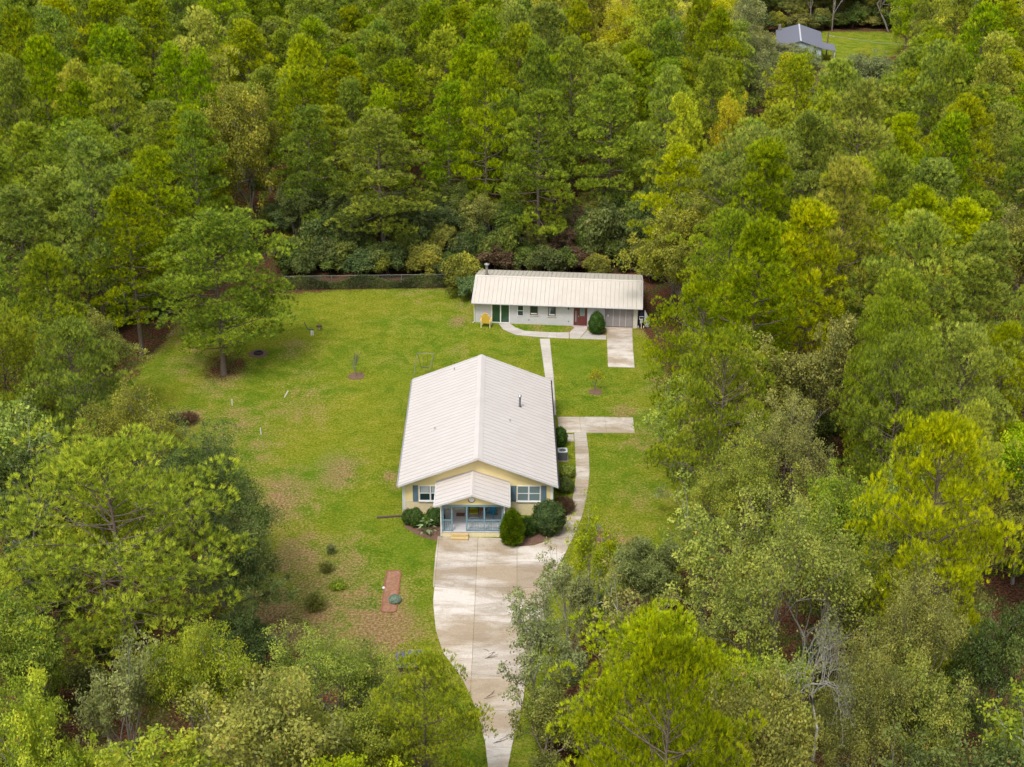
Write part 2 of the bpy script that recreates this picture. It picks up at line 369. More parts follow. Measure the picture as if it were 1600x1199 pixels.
nx, ny = len(gx), len(gy)
idx = np.arange(nx * ny).reshape(ny, nx)
F = np.stack([idx[:-1, :-1], idx[:-1, 1:], idx[1:, 1:], idx[1:, :-1]], -1).reshape(-1, 4)
me = np_mesh('ground', np.stack([X.ravel(), Y.ravel(), np.zeros(X.size)], 1), F, 'ground_cover')
for nm, arr in (('lawn', lawn), ('worn', worn), ('lush', lush_)):
    a = me.attributes.new(nm, 'FLOAT', 'POINT'); a.data.foreach_set('value', arr.ravel().astype(np.float32))
ground = bpy.data.objects.new('ground', me); COL.objects.link(ground)
tag(ground, 'lawn and pine straw ground under the houses and woods', kind='structure')

# ------------------------------------------------------------------ concrete: driveway and walks, cut into slabs with open joints
def clip(poly, x0, x1, y0, y1):
    for ax, val, sg in ((0, x0, 1), (0, x1, -1), (1, y0, 1), (1, y1, -1)):
        out = []
        for i in range(len(poly)):
            a, b2 = poly[i - 1], poly[i]
            ia = (a[ax] - val) * sg >= 0; ib = (b2[ax] - val) * sg >= 0
            if ia != ib:
                t = (val - a[ax]) / (b2[ax] - a[ax]); out.append((a[0] + t * (b2[0] - a[0]), a[1] + t * (b2[1] - a[1])))
            if ib: out.append(b2)
        poly = out
        if not poly: return []
    return poly
rs = random.Random(5)
def slab(poly, top, mat, parent):
    a = sum(poly[i - 1][0] * poly[i][1] - poly[i][0] * poly[i - 1][1] for i in range(len(poly))) / 2
    if abs(a) < 0.05: return
    if a < 0: poly = poly[::-1]
    n = len(poly)
    vs = [(x, y, top) for x, y in poly] + [(x, y, -0.05) for x, y in poly]
    fs = [tuple(range(n))] + [(i + n, (i + 1) % n + n, (i + 1) % n, i) for i in range(n)]
    mb = MB(); mb.add(vs, fs); o = mb.obj('slab', mat, parent)
    at2 = o.data.attributes.new('tone', 'FLOAT', 'POINT'); at2.data.foreach_set('value', [rs.random()] * (2 * n))
def slabs_grid(poly, sx, sy, ox, oy, top, mat, parent, gap=0.012):
    xs = [p[0] for p in poly]; ys = [p[1] for p in poly]
    i0, i1 = math.floor((min(xs) - ox) / sx), math.ceil((max(xs) - ox) / sx)
    j0, j1 = math.floor((min(ys) - oy) / sy), math.ceil((max(ys) - oy) / sy)
    for i in range(i0, i1):
        for j in range(j0, j1):
            p = clip(poly, ox + i * sx + gap, ox + (i + 1) * sx - gap, oy + j * sy + gap, oy + (j + 1) * sy - gap)
            if len(p) >= 3: slab(p, top, mat, parent)
def strip(left, right, n_each, top, mat, parent, gap=0.008):
    # left / right: matching lists of points; every span is cut into slabs
    L_, R_ = [Vector(p) for p in left], [Vector(p) for p in right]
    pts = []
    for i in range(len(L_) - 1):
        for k in range(n_each[i]):
            pts.append((L_[i].lerp(L_[i + 1], k / n_each[i]), R_[i].lerp(R_[i + 1], k / n_each[i])))
    pts.append((L_[-1], R_[-1]))
    for (a, b2), (c2, d2) in zip(pts, pts[1:]):
        e = (c2 - a).length; f = (d2 - b2).length
        ga, gb = gap / max(e, .01), gap / max(f, .01)
        slab([tuple(a.lerp(c2, ga)), tuple(c2.lerp(a, ga)), tuple(d2.lerp(b2, gb)), tuple(b2.lerp(d2, gb))], top, mat, parent)
drive = empty('driveway', (0, 0, 0), 0, 'wide stained concrete driveway in front of the yellow house', None, None, 'structure')
DRV = [at(*p) for p in ((684, 838.6), (680, 870), (677, 905), (677, 945), (681, 985), (692, 1020), (722, 1060), (745, 1110), (758, 1160), (766, 1230),
                        (788, 1230), (800, 1165), (812, 1120), (818, 1090), (824, 1040), (838, 1000), (852, 955), (862, 915), (872, 885), (887, 858), (858, 845), (835, 853), (805, 855), (788, 842))]
slabs_grid(DRV, 3.05, 3.6, -5.6, 95.9, 0.035, 'concrete_drive', drive)
walk = empty('walkway', (0, 0, 0), 0, 'concrete walk running up past the right side of the yellow house', None, None, 'structure')
W = lambda *ps: [at(*p) for p in ps]
strip(W((856, 846), (868, 836), (878, 822), (887, 804), (894, 783), (898, 762), (900, 738), (899, 710), (897, 676.8)), W((884, 862), (893, 845), (901, 828), (909, 808), (915, 786), (919, 762), (921, 738), (920, 708), (916, 676.8)), (1, 1, 1, 1, 1, 1, 1, 1), 0.03, 'concrete_walk', walk)
strip(W((871, 651), (871, 676)), W((989, 652), (991, 677)), (1,), 0.031, 'concrete_walk', walk) if False else None
strip(W((871, 652), (905, 652), (945, 652), (989, 653)), W((873, 676.5), (908, 676.5), (948, 676.8), (992, 677)), (1, 1, 1), 0.03, 'concrete_walk', walk)
slab(W((874, 679), (896, 679), (897, 690), (877, 690)), 0.03, 'concrete_walk', walk)
strip(W((843.5, 530), (852, 590), (860, 649)), W((859, 530), (865, 590), (869, 649)), (4, 5), 0.03, 'concrete_new', walk)
fw = empty('walkway', (0, 0, 0), 0, 'curved pale concrete walk along the front of the white outbuilding', None, None, 'structure')
strip(W((796, 505.5), (805, 512), (820, 517.5), (845, 519), (870, 520), (889, 520)), W((779, 505.5), (786, 515), (805, 523.5), (840, 527), (870, 528.5), (889, 529.4)), (1, 2, 2, 2, 1), 0.03, 'concrete_new', fw)
strip(W((890, 520), (897, 513), (897.5, 508.5), (898, 508)), W((890, 529.4), (905, 529.8), (917, 516), (917.5, 508.7)), (1, 1, 1), 0.03, 'concrete_new', fw)
slab(W((906, 529.8), (918, 516.5), (927, 523), (947, 524.5), (947, 531)), 0.03, 'concrete_new', fw)
pad = empty('driveway', (0, 0, 0), 0, 'short stained concrete strip in front of the screened garage opening', None, None, 'structure')
strip(W((947.5, 513), (948, 520), (949, 545), (950, 573.5)), W((987.5, 513.5), (988, 521), (989, 546), (991.5, 575)), (1, 1, 1), 0.035, 'concrete_drive', pad)

# ------------------------------------------------------------------ the yellow house
def ribbed_slope(y0, y1, xa, za, xb, zb, step, w=0.035, h=0.028):
    """ribs of sheet metal that run from (xa,za) to (xb,zb), one every step along y"""
    mb = MB(); y = y0 + step / 2
    while y < y1 - 0.05:
        mb.add([(xa, y - w, za), (xa, y + w, za), (xa, y, za + h), (xb, y - w, zb), (xb, y + w, zb), (xb, y, zb + h)], [(0, 3, 5, 2), (2, 5, 4, 1), (0, 2, 1), (3, 4, 5)])
        y += step
    return mb
H = empty('house', (-2.62, 98.7, 0), R(0.5), 'cream yellow single storey house with white metal gable roof and front porch', 'house')
HW, HL, EZ, RZ = 6.35, 20.0, 3.0, 5.5
WX0, WX1, WY0, WY1 = -5.98, 5.92, 0.6, 19.4
sl = (RZ - EZ) / HW
def gable_body(x0, x1, y0, y1, z0, ez, rx, rz):
    mb = MB(); mb.prism([(x0, z0), (x1, z0), (x1, ez), (rx, rz), (x0, ez)], 1, y0, y1); return mb
wallz = EZ + sl * (HW - 5.95) - 0.10
MB().prism([(WX0, 0.0), (WX1, 0.0), (WX1, 1.22), (WX0, 1.22)], 1, WY0 + 0.01, WY1 - 0.01).obj('brick_base', 'brick_cream', H)
gable_body(WX0, WX1, WY0, WY1, 1.22, wallz, 0.0, RZ - 0.10).obj('wall', 'siding_yellow', H)
# board joints of the gable siding, real recess strips between boards
mb = MB()
for k in range(-19, 20):
    x = k * 0.305; zt = RZ - 0.12 - abs(x) * sl
    mb.box(x - 0.012, x + 0.012, WY0 - 0.012, WY0 + 0.002, 2.78, zt)
o = mb.obj('batten', 'siding_yellow', H); o['kind'] = 'stuff'
for sx in (-1, 1):
    q = [(0, RZ), (sx * HW, EZ), (sx * HW, EZ - 0.05), (0, RZ - 0.05)]
    MB().prism(q if sx > 0 else q[::-1], 1, 0, HL).obj('roof', 'metal_white', H)
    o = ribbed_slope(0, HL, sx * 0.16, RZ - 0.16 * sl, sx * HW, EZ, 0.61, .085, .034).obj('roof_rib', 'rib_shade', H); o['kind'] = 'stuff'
    # rake trim, gutter and downspout
    q = [(0, RZ + 0.02), (sx * (HW + 0.02), EZ + 0.02), (sx * (HW + 0.02), EZ - 0.17), (0, RZ - 0.17)]
    MB().prism(q if sx > 0 else q[::-1], 1, -0.05, -0.004).obj('rake_trim', 'metal_trim', H)
    MB().prism(q if sx > 0 else q[::-1], 1, HL + 0.004, HL + 0.05).obj('rake_trim', 'metal_trim', H)
    q = [(0, RZ - 0.17), (sx * (HW - 0.1), EZ - 0.135), (sx * (HW - 0.1), EZ - 0.155), (0, RZ - 0.19)]
    MB().prism(q if sx > 0 else q[::-1], 1, 0.0, WY0).obj('soffit', 'metal_trim', H)
    MB().prism([(sx * (HW + .01), EZ - .03), (sx * (HW + .12), EZ - .03), (sx * (HW + .12), EZ - .13), (sx * (HW + .01), EZ - .15)], 1, 0.0, HL).obj('gutter', 'steel' if sx < 0 else 'rubber', H)
    x = sx * 5.99 if sx < 0 else 5.93
    MB().tube([(sx * (HW + .06), 0.35, EZ - .14), (x + sx * .04, WY0 - 0.03, EZ - .40), (x + sx * .04, WY0 - 0.03, 0.15), (x + sx * .25, WY0 - 0.3, 0.06)], 0.045, 6).obj('downspout', 'white_paint', H)
MB().prism([(-0.36, RZ - 0.36 * sl + .035), (0, RZ + .06), (0.36, RZ - 0.36 * sl + .035), (0.30, RZ - .38 * sl), (-0.30, RZ - .38 * sl)][::-1], 1, -0.06, HL + 0.06).obj('ridge_cap', 'metal_white', H)
def flue(x, y, z0, h, r, mat, parent, name='flue_pipe'):
    p = MB().lathe([(r, z0 - .3), (r, z0 + h)], x, y, 12).obj(name, mat, parent, smooth=False)
    MB().lathe([(r * 1.05, z0 + h - .03), (r * 1.9, z0 + h + .02), (r * 1.9, z0 + h + .10), (r * 0.7, z0 + h + .2)], x, y, 12).obj('cap', 'steel', p)
    MB().lathe([(r * 2.2, z0 - .12), (r * 1.3, z0 + .08)], x, y, 12).obj('flashing', 'rubber', p)
zr = lambda x: RZ - abs(x) * sl
flue(3.42, 12.0, zr(3.42), 0.95, 0.085, 'ac_grey', H)
for x, y in ((2.55, 8.5), (-3.75, 7.85), (-2.45, 18.8)):
    v = MB().lathe([(0.06, zr(x) - .1), (0.045, zr(x) + .22)], x, y, 8).obj('vent_pipe', 'steel', H)
def window(parent, x0, x1, z0, z1, y, frame='white_paint', pane='glass_dark', split=None, blind=0.0, w=0.07, sill=True, mull=0):
    """window in a wall that faces -y; x0..x1 outer frame"""
    f = MB()
    f.box(x0, x0 + w, y - .05, y + .01, z0, z1); f.box(x1 - w, x1, y - .05, y + .01, z0, z1)
    f.box(x0 + w, x1 - w, y - .05, y + .01, z1 - w, z1); f.box(x0 + w, x1 - w, y - .05, y + .01, z0, z0 + w)
    cuts = [x0 + w + (x1 - x0 - 2 * w) * k / (mull + 1) for k in range(1, mull + 1)]
    for c in cuts: f.box(c - .06, c + .06, y - .048, y + .01, z0 + w, z1 - w)
    zm = (z0 + z1) / 2
    if split: f.box(x0 + w, x1 - w, y - .04, y + .01, zm - .03, zm + .03)
    fo = f.obj('window', frame, parent)
    edges = [x0 + w] + sum([[c - .06, c + .06] for c in cuts], []) + [x1 - w]
    for k in range(0, len(edges), 2):
        box('pane', pane, fo, edges[k], edges[k + 1], y - .022, y - .006, z0 + w, z1 - w)
        if blind: box('blind', 'curtain', fo, edges[k] + .05, edges[k + 1] - .05, y - .027, y - .0225, z1 - w - (z1 - z0) * blind, z1 - w - .02)
    if sill: box('sill', frame, fo, x0 - .06, x1 + .06, y - .11, y - .002, z0 - .07, z0 - .003)
    return fo
def shutter(x0, x1, z0, z1, y):
    s_ = MB(); s_.box(x0, x0 + .05, y - .05, y - .003, z0, z1); s_.box(x1 - .05, x1, y - .05, y - .003, z0, z1)
    s_.box(x0 + .05, x1 - .05, y - .05, y - .003, z1 - .06, z1); s_.box(x0 + .05, x1 - .05, y - .05, y - .003, z0, z0 + .06)
    so = s_.obj('shutter', 'shutter_blue', H)
    l = MB(); n = 14
    for k in range(n):
        z = z0 + .07 + (z1 - z0 - .14) * k / n
        l.box(x0 + .05, x1 - .05, y - .038, y - .006, z, z + (z1 - z0 - .14) / n * .72)
    lo = l.obj('louvre', 'shutter_blue', so); lo['kind'] = 'stuff'
box('wall_band', 'white_paint', H, WX0 + .02, -3.35, WY0 - .014, WY0 + .004, 1.215, 1.26)
window(H, -4.72, -2.92, 1.30, 2.70, WY0, split=True, mull=1, blind=.45)
window(H, 3.10, 4.98, 1.30, 2.72, WY0, split=True, mull=1, pane='glass_grey')
for a, b2 in ((-5.22, -4.80), (2.62, 3.04), (5.03, 5.45), (-2.84, -2.5)): shutter(a, b2, 1.27, 2.70, WY0)
for x in (WX0, WX1 - .12): box('corner_board', 'white_paint', H, x - .008, x + .128, WY0 - .02, WY0 + .005, 0.05, 2.9)
for y in (3.5, 8, 13, 17):   # windows of the side walls
    for sx in (-1, 1):
        xw = WX0 if sx < 0 else WX1
        f = MB().box(xw - .03, xw + .03, y - .55, y + .55, 1.3, 2.5).obj('window', 'white_paint', H)
        box('pane', 'glass_dark', f, xw - .04, xw + .04, y - .47, y + .47, 1.38, 2.42)
# porch
PX0, PX1, PY0, PY1 = -2.78, 2.02, -2.83, 0.59
box('porch_base', 'cream_paint', H, PX0, PX1, PY0, PY1, 0.0, 0.44)
dk = MB(); box('porch_floor', 'porch_floor', H, PX0 - .04, PX1 + .04, PY0 - .04, PY1, 0.443, 0.50)
PE, PR, prx, ph = 3.0, 4.0, -0.42, 2.88
psl = (PR - PE) / ph; py0, py1 = -3.2, 0.585
for sx in (-1, 1):
    q = [(prx, PR), (prx + sx * ph, PE), (prx + sx * ph, PE - .05), (prx, PR - .05)]
    MB().prism(q if sx > 0 else q[::-1], 1, py0, py1).obj('porch_roof', 'metal_white', H)
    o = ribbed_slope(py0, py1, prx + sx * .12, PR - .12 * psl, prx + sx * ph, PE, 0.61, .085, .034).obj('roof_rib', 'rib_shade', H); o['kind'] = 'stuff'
    q = [(prx, PR + .02), (prx + sx * (ph + .02), PE + .02), (prx + sx * (ph + .02), PE - .14), (prx, PR - .14)]
    MB().prism(q if sx > 0 else q[::-1], 1, py0 - .05, py0 - .004).obj('rake_trim', 'metal_trim', H)
    q = [(prx, PR + .09), (prx + sx * (ph + .05), PE + .09), (prx + sx * (ph + .05), PE + .01), (prx, PR + .01)]
    MB().prism(q if sx > 0 else q[::-1], 1, 0.545, 0.588).obj('flashing', 'rib_shade', H)
    MB().prism([(prx + sx * (ph + .01), PE - .02), (prx + sx * (ph + .1), PE - .02), (prx + sx * (ph + .1), PE - .12), (prx + sx * (ph + .01), PE - .14)], 1, py0, py1).obj('gutter', 'metal_trim', H)
MB().prism([(prx - .18, PR - .18 * psl + .012), (prx, PR + .04), (prx + .18, PR - .18 * psl + .012), (prx + .14, PR - .2 * psl), (prx - .14, PR - .2 * psl)][::-1], 1, py0 - .06, py1).obj('ridge_cap', 'metal_white', H)
MB().prism([(PX0 - .02, PE - .10), (PX1 + .02, PE - .10), (PX1 + .02, PE - .06), (prx, PR - .08), (PX0 - .02, PE - .06)], 1, PY0, PY0 + .1).obj('porch_gable', 'siding_yellow', H)
mb = MB().box(PX0 - .02, PX1 + .02, PY0 - .01, PY0 + .13, 2.72, 2.895); mb.obj('beam', 'porch_blue', H)
posts = [-2.70, -2.0, -0.84, 0.53, 1.93]
for x in posts: box('post', 'porch_blue', H, x - .055, x + .055, PY0 + .005, PY0 + .115, .503, 2.718)
for x in (PX0 + .06, PX1 - .06):
    box('post', 'porch_blue', H, x - .05, x + .05, -1.2, -1.1, .503, 2.9)
for x in (PX0 - .06, PX1 + .06): box('downspout', 'white_paint', H, x - .045, x + .045, PY0 - .1, PY0 - .012, .12, 2.86)
MB().box(-3.35, -2.86, -2.98, -2.9, 0.10, 0.17, Matrix.Rotation(R(-6), 4, 'Y')).obj('downspout', 'white_paint', H)
def rail(x0, x1, y):
    r = box('railing', 'porch_blue', H, x0, x1, y - .045, y + .045, 1.46, 1.52); box('bottom_rail', 'porch_blue', r, x0, x1, y - .03, y + .03, .56, .62)
    n = max(2, int((x1 - x0) / 0.125)); sp = (x1 - x0) / n
    b0 = None
    for k in range(1, n):
        x = x0 + k * sp
        if b0 is None: b0 = box('baluster', 'porch_blue', r, -.017, .017, y - .018, y + .018, .621, 1.459); b0.location.x = x
        else:
            c3 = b0.copy(); COL.objects.link(c3); c3.parent = r; c3.location.x = x
for a, b2 in ((-2.70, -2.0), (-0.84, 0.53), (0.53, 1.93)): rail(a + .06, b2 - .06, PY0 + .06)
for x in (PX0 + .06, PX1 - .06):
    r = box('railing', 'porch_blue', H, x - .04, x + .04, PY0 + .12, PY1 - .02, 1.46, 1.52); box('bottom_rail', 'porch_blue', r, x - .03, x + .03, PY0 + .12, PY1 - .02, .56, .62)
    mb = MB()
    for k in range(26): mb.box(x - .017, x + .017, PY0 + .2 + k * .125, PY0 + .235 + k * .125, .621, 1.459)
    mb.obj('baluster', 'porch_blue', H)['kind'] = 'stuff'
d = MB().box(-1.85, -1.05, 0.53, 0.597, .503, 2.6).obj('door', 'white_paint', H)
box('pane', 'glass_dark', d, -1.76, -1.14, .512, .529, .98, 2.48); box('threshold', 'cream_paint', d, -1.9, -1.0, .42, .596, .502, .54)
MB().lathe([(.03, 1.42), (.03, 1.47)], -1.78, .49, 8).obj('handle', 'steel', d)
window(H, -0.3, 1.3, 1.35, 2.6, WY0 - .002, split=True, mull=1)
s = MB()
# steps of fresh wood in front of the porch
ST = empty('wooden_step', (-3.98, 95.86, 0), 0, 'short flight of fresh wooden steps at the porch opening', 'steps')
for k, (y0, y1, z) in enumerate(((-.62, -.30, .22), (-.29, -.035, .40))): box('tread', 'fresh_wood', ST, -.68, .68, y0, y1, z - .045, z, bevel=.006)
for x in (-.62, .57): MB().prism([(-.60, .02), (-.05, .02), (-.05, .35), (-.30, .35), (-.30, .17), (-.60, .17)], 0, x, x + .05).obj('stringer', 'fresh_wood', ST)
box('riser', 'fresh_wood', ST, -.57, .57, -.585, -.56, .03, .172); box('riser', 'fresh_wood', ST, -.57, .57, -.29, -.268, .225, .352)
# porch things
M_ = box('doormat', 'doormat', None, -4.36, -3.68, 98.2, 98.72, .502, .522); tag(M_, 'brown doormat on the grey porch floor before the white door', 'doormat')
def adirondack(loc, rz, mat, label, slats=6, w=.62):
    c3 = empty('porch_chair', loc, rz, label, 'chair', 'chairs on the front porch')
    for k in range(5):
        box('seat_slat', mat, c3, -w / 2, w / 2, -.42 + k * .095, -.34 + k * .095, .36 - k * .022, .38 - k * .022)
    for k in range(slats):
        x = -w / 2 + (k + .5) * w / slats; t = abs(k - (slats - 1) / 2) / slats
        M2 = Matrix.Translation((x, .06, .24)) @ Matrix.Rotation(R(-24), 4, 'X') @ Matrix.Rotation(R(-(x) * 10), 4, 'Y')
        MB().box(-w / slats * .43, w / slats * .43, -.012, .012, 0, .86 - t * .22, M2).obj('back_slat', mat, c3)
    for s2 in (-1, 1):
        box('arm', mat, c3, s2 * (w / 2 + .06) - .06, s2 * (w / 2 + .06) + .06, -.48, .22, .55, .575)
        box('leg', mat, c3, s2 * (w / 2 + .03) - .02, s2 * (w / 2 + .03) + .02, -.44, -.36, 0, .55)
        MB().prism([(-.44, .34), (-.38, .38), (.42, .06), (.38, .0)], 0, s2 * (w / 2 + .02) - .012, s2 * (w / 2 + .02) + .012).obj('stringer', mat, c3)
    return c3
# lime rocking chair with cushions
RC = empty('rocking_chair', (-2.95, 98.25, .502), R(4), 'lime green cushioned rocking chair on the porch, left of the little table', 'chair', 'chairs on the front porch')
box('seat', 'lime_cloth', RC, -.33, .33, -.33, .27, .36, .46, bevel=.03)
for k in range(4):
    M2 = Matrix.Translation((0, .27, .46 + k * .19)) @ Matrix.Rotation(R(-12), 4, 'X'); MB().box(-.31, .31, -.05, .05, 0, .17, M2).obj('back_cushion', 'lime_cloth', RC, bevel=.03)
for s2 in (-1, 1):
    MB().tube([(s2 * .36, -.5, .07), (s2 * .36, -.2, .02), (s2 * .36, .2, .02), (s2 * .36, .52, .08)], .02).obj('rocker', 'white_paint', RC)
    MB().tube([(s2 * .36, -.3, .04), (s2 * .36, -.3, .62)], .018).obj('leg', 'dark_wood', RC); MB().tube([(s2 * .36, .3, .04), (s2 * .36, .42, 1.15)], .018).obj('leg', 'dark_wood', RC)
    box('arm', 'dark_wood', RC, s2 * .36 - .035, s2 * .36 + .035, -.34, .36, .62, .645)
box('foot_rail', 'white_paint', RC, -.34, .34, -.42, -.38, .1, .14)
adirondack((-1.52, 98.35, .502), R(-26), 'blue_plastic', 'bright blue slatted garden chair on the porch, turned towards the little table')
TB = empty('side_table', (-2.25, 98.5, .502), 0, 'small orange wood table between the two porch chairs', 'table')
MB().lathe([(.27, .46), (.27, .5)], 0, 0, 14).obj('table_top', 'orange_wood', TB)
for k in range(4):
    t = k * math.pi / 2 + .6; MB().tube([(.2 * math.cos(t), .2 * math.sin(t), .46), (.26 * math.cos(t), .26 * math.sin(t), 0)], .016).obj('leg', 'orange_wood', TB)
fp = empty('flower_pot', (-2.33, 98.5, 1.002), 0, 'small clay pot standing on the orange porch table', 'pot')
MB().lathe([(.05, 0), (.075, .12)], 0, 0, 10).obj('pot', 'clay_soil', fp)
# round ornament on the porch gable
OR = empty('wall_ornament', (-3.05, 95.86, 3.38), 0, 'round white ornament with a dark lower rim hung on the porch gable', 'ornament')
mb = MB(); n = 20
mb.add([(.22 * math.cos(t), 0, .22 * math.sin(t)) for t in [2 * math.pi * k / n for k in range(n)]] + [(.22 * math.cos(t), -.03, .22 * math.sin(t)) for t in [2 * math.pi * k / n for k in range(n)]],
       [tuple(range(n)), tuple(range(2 * n - 1, n - 1, -1))] + [(k, k + n, (k + 1) % n + n, (k + 1) % n) for k in range(n)])
mb.obj('disc', 'white_paint', OR)
MB().tube([(.25 * math.cos(t), -.02, .25 * math.sin(t)) for t in [math.pi * (1.02 + .96 * k / 12) for k in range(13)]], .035, 6).obj('rim', 'dark_metal', OR)

# ------------------------------------------------------------------ the long white outbuilding
OBr = R(-4.2)
OB = empty('outbuilding', (-4.30, 139.12, 0), OBr, 'long low white outbuilding with a tan ribbed metal roof', 'outbuilding')
OL, OE, ORZ, OY, OB_Y = 17.88, 2.5, 3.9, 4.4, 10.0
MB().prism([(0.62, 0), (OB_Y - .4, 0), (OB_Y - .4, 2.42), (OY, ORZ - .09), (0.62, 2.62)], 0, .30, 17.45).obj('wall', 'block_white', OB)
osl = (ORZ - OE) / OY; osb = (ORZ - OE) / (OB_Y - OY)
MB().prism([(0, OE), (OY, ORZ), (OY, ORZ - .05), (0, OE - .05)], 0, 0, OL).obj('roof', 'metal_tan', OB)
MB().prism([(OY, ORZ), (OB_Y, OE), (OB_Y, OE - .05), (OY, ORZ - .05)], 0, 0, OL).obj('roof', 'metal_tan', OB)
def ribs_x(y0, z0, y1, z1, w, h, name):
    mb = MB(); x = .23
    while x < OL - .05:
        mb.add([(x - w, y0, z0), (x + w, y0, z0), (x, y0, z0 + h), (x - w, y1, z1), (x + w, y1, z1), (x, y1, z1 + h)], [(0, 2, 5, 3), (2, 1, 4, 5), (0, 1, 2), (3, 5, 4)]); x += .46
    o = mb.obj(name, 'rib_tan', OB); o['kind'] = 'stuff'
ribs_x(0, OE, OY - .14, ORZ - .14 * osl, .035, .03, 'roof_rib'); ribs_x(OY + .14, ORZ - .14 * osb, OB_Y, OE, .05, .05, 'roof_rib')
MB().prism([(OY - .2, ORZ - .2 * osl + .035), (OY, ORZ + .06), (OY + .2, ORZ - .2 * osb + .035), (OY + .18, ORZ - .07), (OY - .18, ORZ - .09)], 0, -.04, OL + .04).obj('ridge_cap', 'metal_tan', OB)
MB().prism([(-.12, OE - .03), (-.01, OE - .01), (-.01, OE - .14), (-.10, OE - .12)], 0, -.02, OL + .02).obj('gutter', 'metal_trim', OB)
for x0, x1 in ((-.05, -.004), (OL + .004, OL + .05)):
    MB().prism([(0, OE + .02), (OY, ORZ + .02), (OB_Y, OE + .02), (OB_Y, OE - .14), (OY, ORZ - .14), (0, OE - .14)], 0, x0, x1).obj('rake_trim', 'metal_trim', OB)
MB().tube([(.12, -.04, OE - .1), (.2, .52, 2.2), (.2, .55, .1), (.05, .3, .06)], .045).obj('downspout', 'white_paint', OB)
WY = .62
sd_ = MB().box(2.02, 2.10, WY - .05, WY + .01, .05, 2.18).box(3.88, 3.98, WY - .05, WY + .01, .05, 2.18).box(2.10, 3.88, WY - .05, WY + .01, 2.10, 2.18).box(2.10, 3.88, WY - .05, WY + .01, .05, .14).box(2.93, 3.05, WY - .05, WY + .01, .14, 2.10).obj('sliding_door', 'white_paint', OB)
box('pane', 'glass_green', sd_, 2.10, 2.93, WY - .03, WY - .004, .14, 2.10); box('pane', 'glass_green', sd_, 3.05, 3.88, WY - .022, WY - .004, .14, 2.10)
window(OB, 4.78, 5.42, .92, 2.12, WY, 'white_paint', 'glass_dark', split=True, w=.05, sill=False)
for x0, x1, z0, cu in ((6.12, 6.92, 1.08, .0), (8.02, 8.82, 1.02, .0)):
    w_ = window(OB, x0, x1, z0, 2.12, WY, 'brown_trim', 'glass_dark', w=.07, sill=False)
    box('rail', 'white_paint', w_, x0 + .09, x1 - .09, WY - .04, WY - .024, z0 + .1, z0 + .22)
    box('sill', 'block_cream', w_, x0 - .08, x1 + .08, WY - .08, WY - .003, z0 - .09, z0 - .006)
MB().prism([(8.10, 2.02), (8.35, 2.02), (8.22, 1.25), (8.10, 1.25)], 1, .585, .598).obj('curtain', 'curtain', OB)
d = MB().box(10.72, 12.14, WY - .06, WY + .01, .10, 2.28).obj('door', 'red_door', OB)
box('pane', 'glass_grey', d, 11.38, 11.88, WY - .075, WY - .062, 1.18, 2.1); box('side_pane', 'glass_grey', d, 10.90, 11.02, WY - .075, WY - .062, .5, 1.75)
box('mullion', 'brown_trim', d, 11.10, 11.18, WY - .08, WY - .061, .12, 2.26); box('lower_panel', 'red_door', d, 11.32, 11.95, WY - .08, WY - .061, .3, .95, bevel=.01)
MB().lathe([(.035, 1.08), (.035, 1.2)], 11.25, WY - .1, 8).obj('handle', 'steel', d)
box('doorstep', 'concrete_new', OB, 10.65, 12.2, .25, WY - .005, .0, .07)
gd = MB()
gx0, gx1 = 14.08, 16.92
xs = [gx0, gx0 + .8, gx0 + 1.5, gx0 + 2.13, gx1]
gf = MB().box(gx0, gx1, WY - .04, WY + .01, 2.14, 2.22).obj('garage_screen', 'brown_trim', OB)
box('bottom_track', 'brown_trim', gf, gx0, gx1, WY - .04, WY + .01, .06, .12)
for k, x in enumerate(xs):
    if 0 < k < 4: box('mullion', 'block_cream', gf, x - .022, x + .022, WY - .045, WY + .005, .12, 2.14)
for a, b2 in zip(xs, xs[1:]): box('screen_panel', 'screen_mesh', gf, a + .024, b2 - .024, WY - .02, WY - .004, .12, 2.14)
box('handle', 'white_paint', gf, gx0 + .2, gx0 + .32, WY - .07, WY - .021, 1.25, 1.4)
box('jamb', 'brown_trim', OB, gx0 - .06, gx0 - .003, WY - .05, WY + .01, .04, 2.22); box('jamb', 'brown_trim', OB, gx1 + .003, gx1 + .06, WY - .05, WY + .01, .04, 2.22)
box('pier', 'block_cream', OB, 16.99, 17.44, WY - .03, WY - .002, 0, 2.4)
box('threshold', 'concrete_new', OB, gx0 - .02, gx1 + .02, WY - .3, WY - .04, 0, .055)
wl_ = MB().lathe([(.05, 1.86), (.075, 1.92), (.075, 2.08), (.03, 2.14)], 10.15, WY - .09, 8).obj('wall_lamp', 'dark_metal', OB)
flue(1.12, 4.85, ORZ - .1, 1.15, .14, 'galvanized', OB)
for x, y in ((4.95, 6.3), (8.05, 6.9)): MB().lathe([(.05, ORZ - (y - OY) * osb - .1), (.05, ORZ - (y - OY) * osb + .35)], x, y, 8).obj('vent_pipe', 'steel', OB)
# wall outlets
for x in (6.0, 10.2): box('outlet', 'galvanized', OB, x - .06, x + .06, WY - .03, WY - .003, .42, .56)

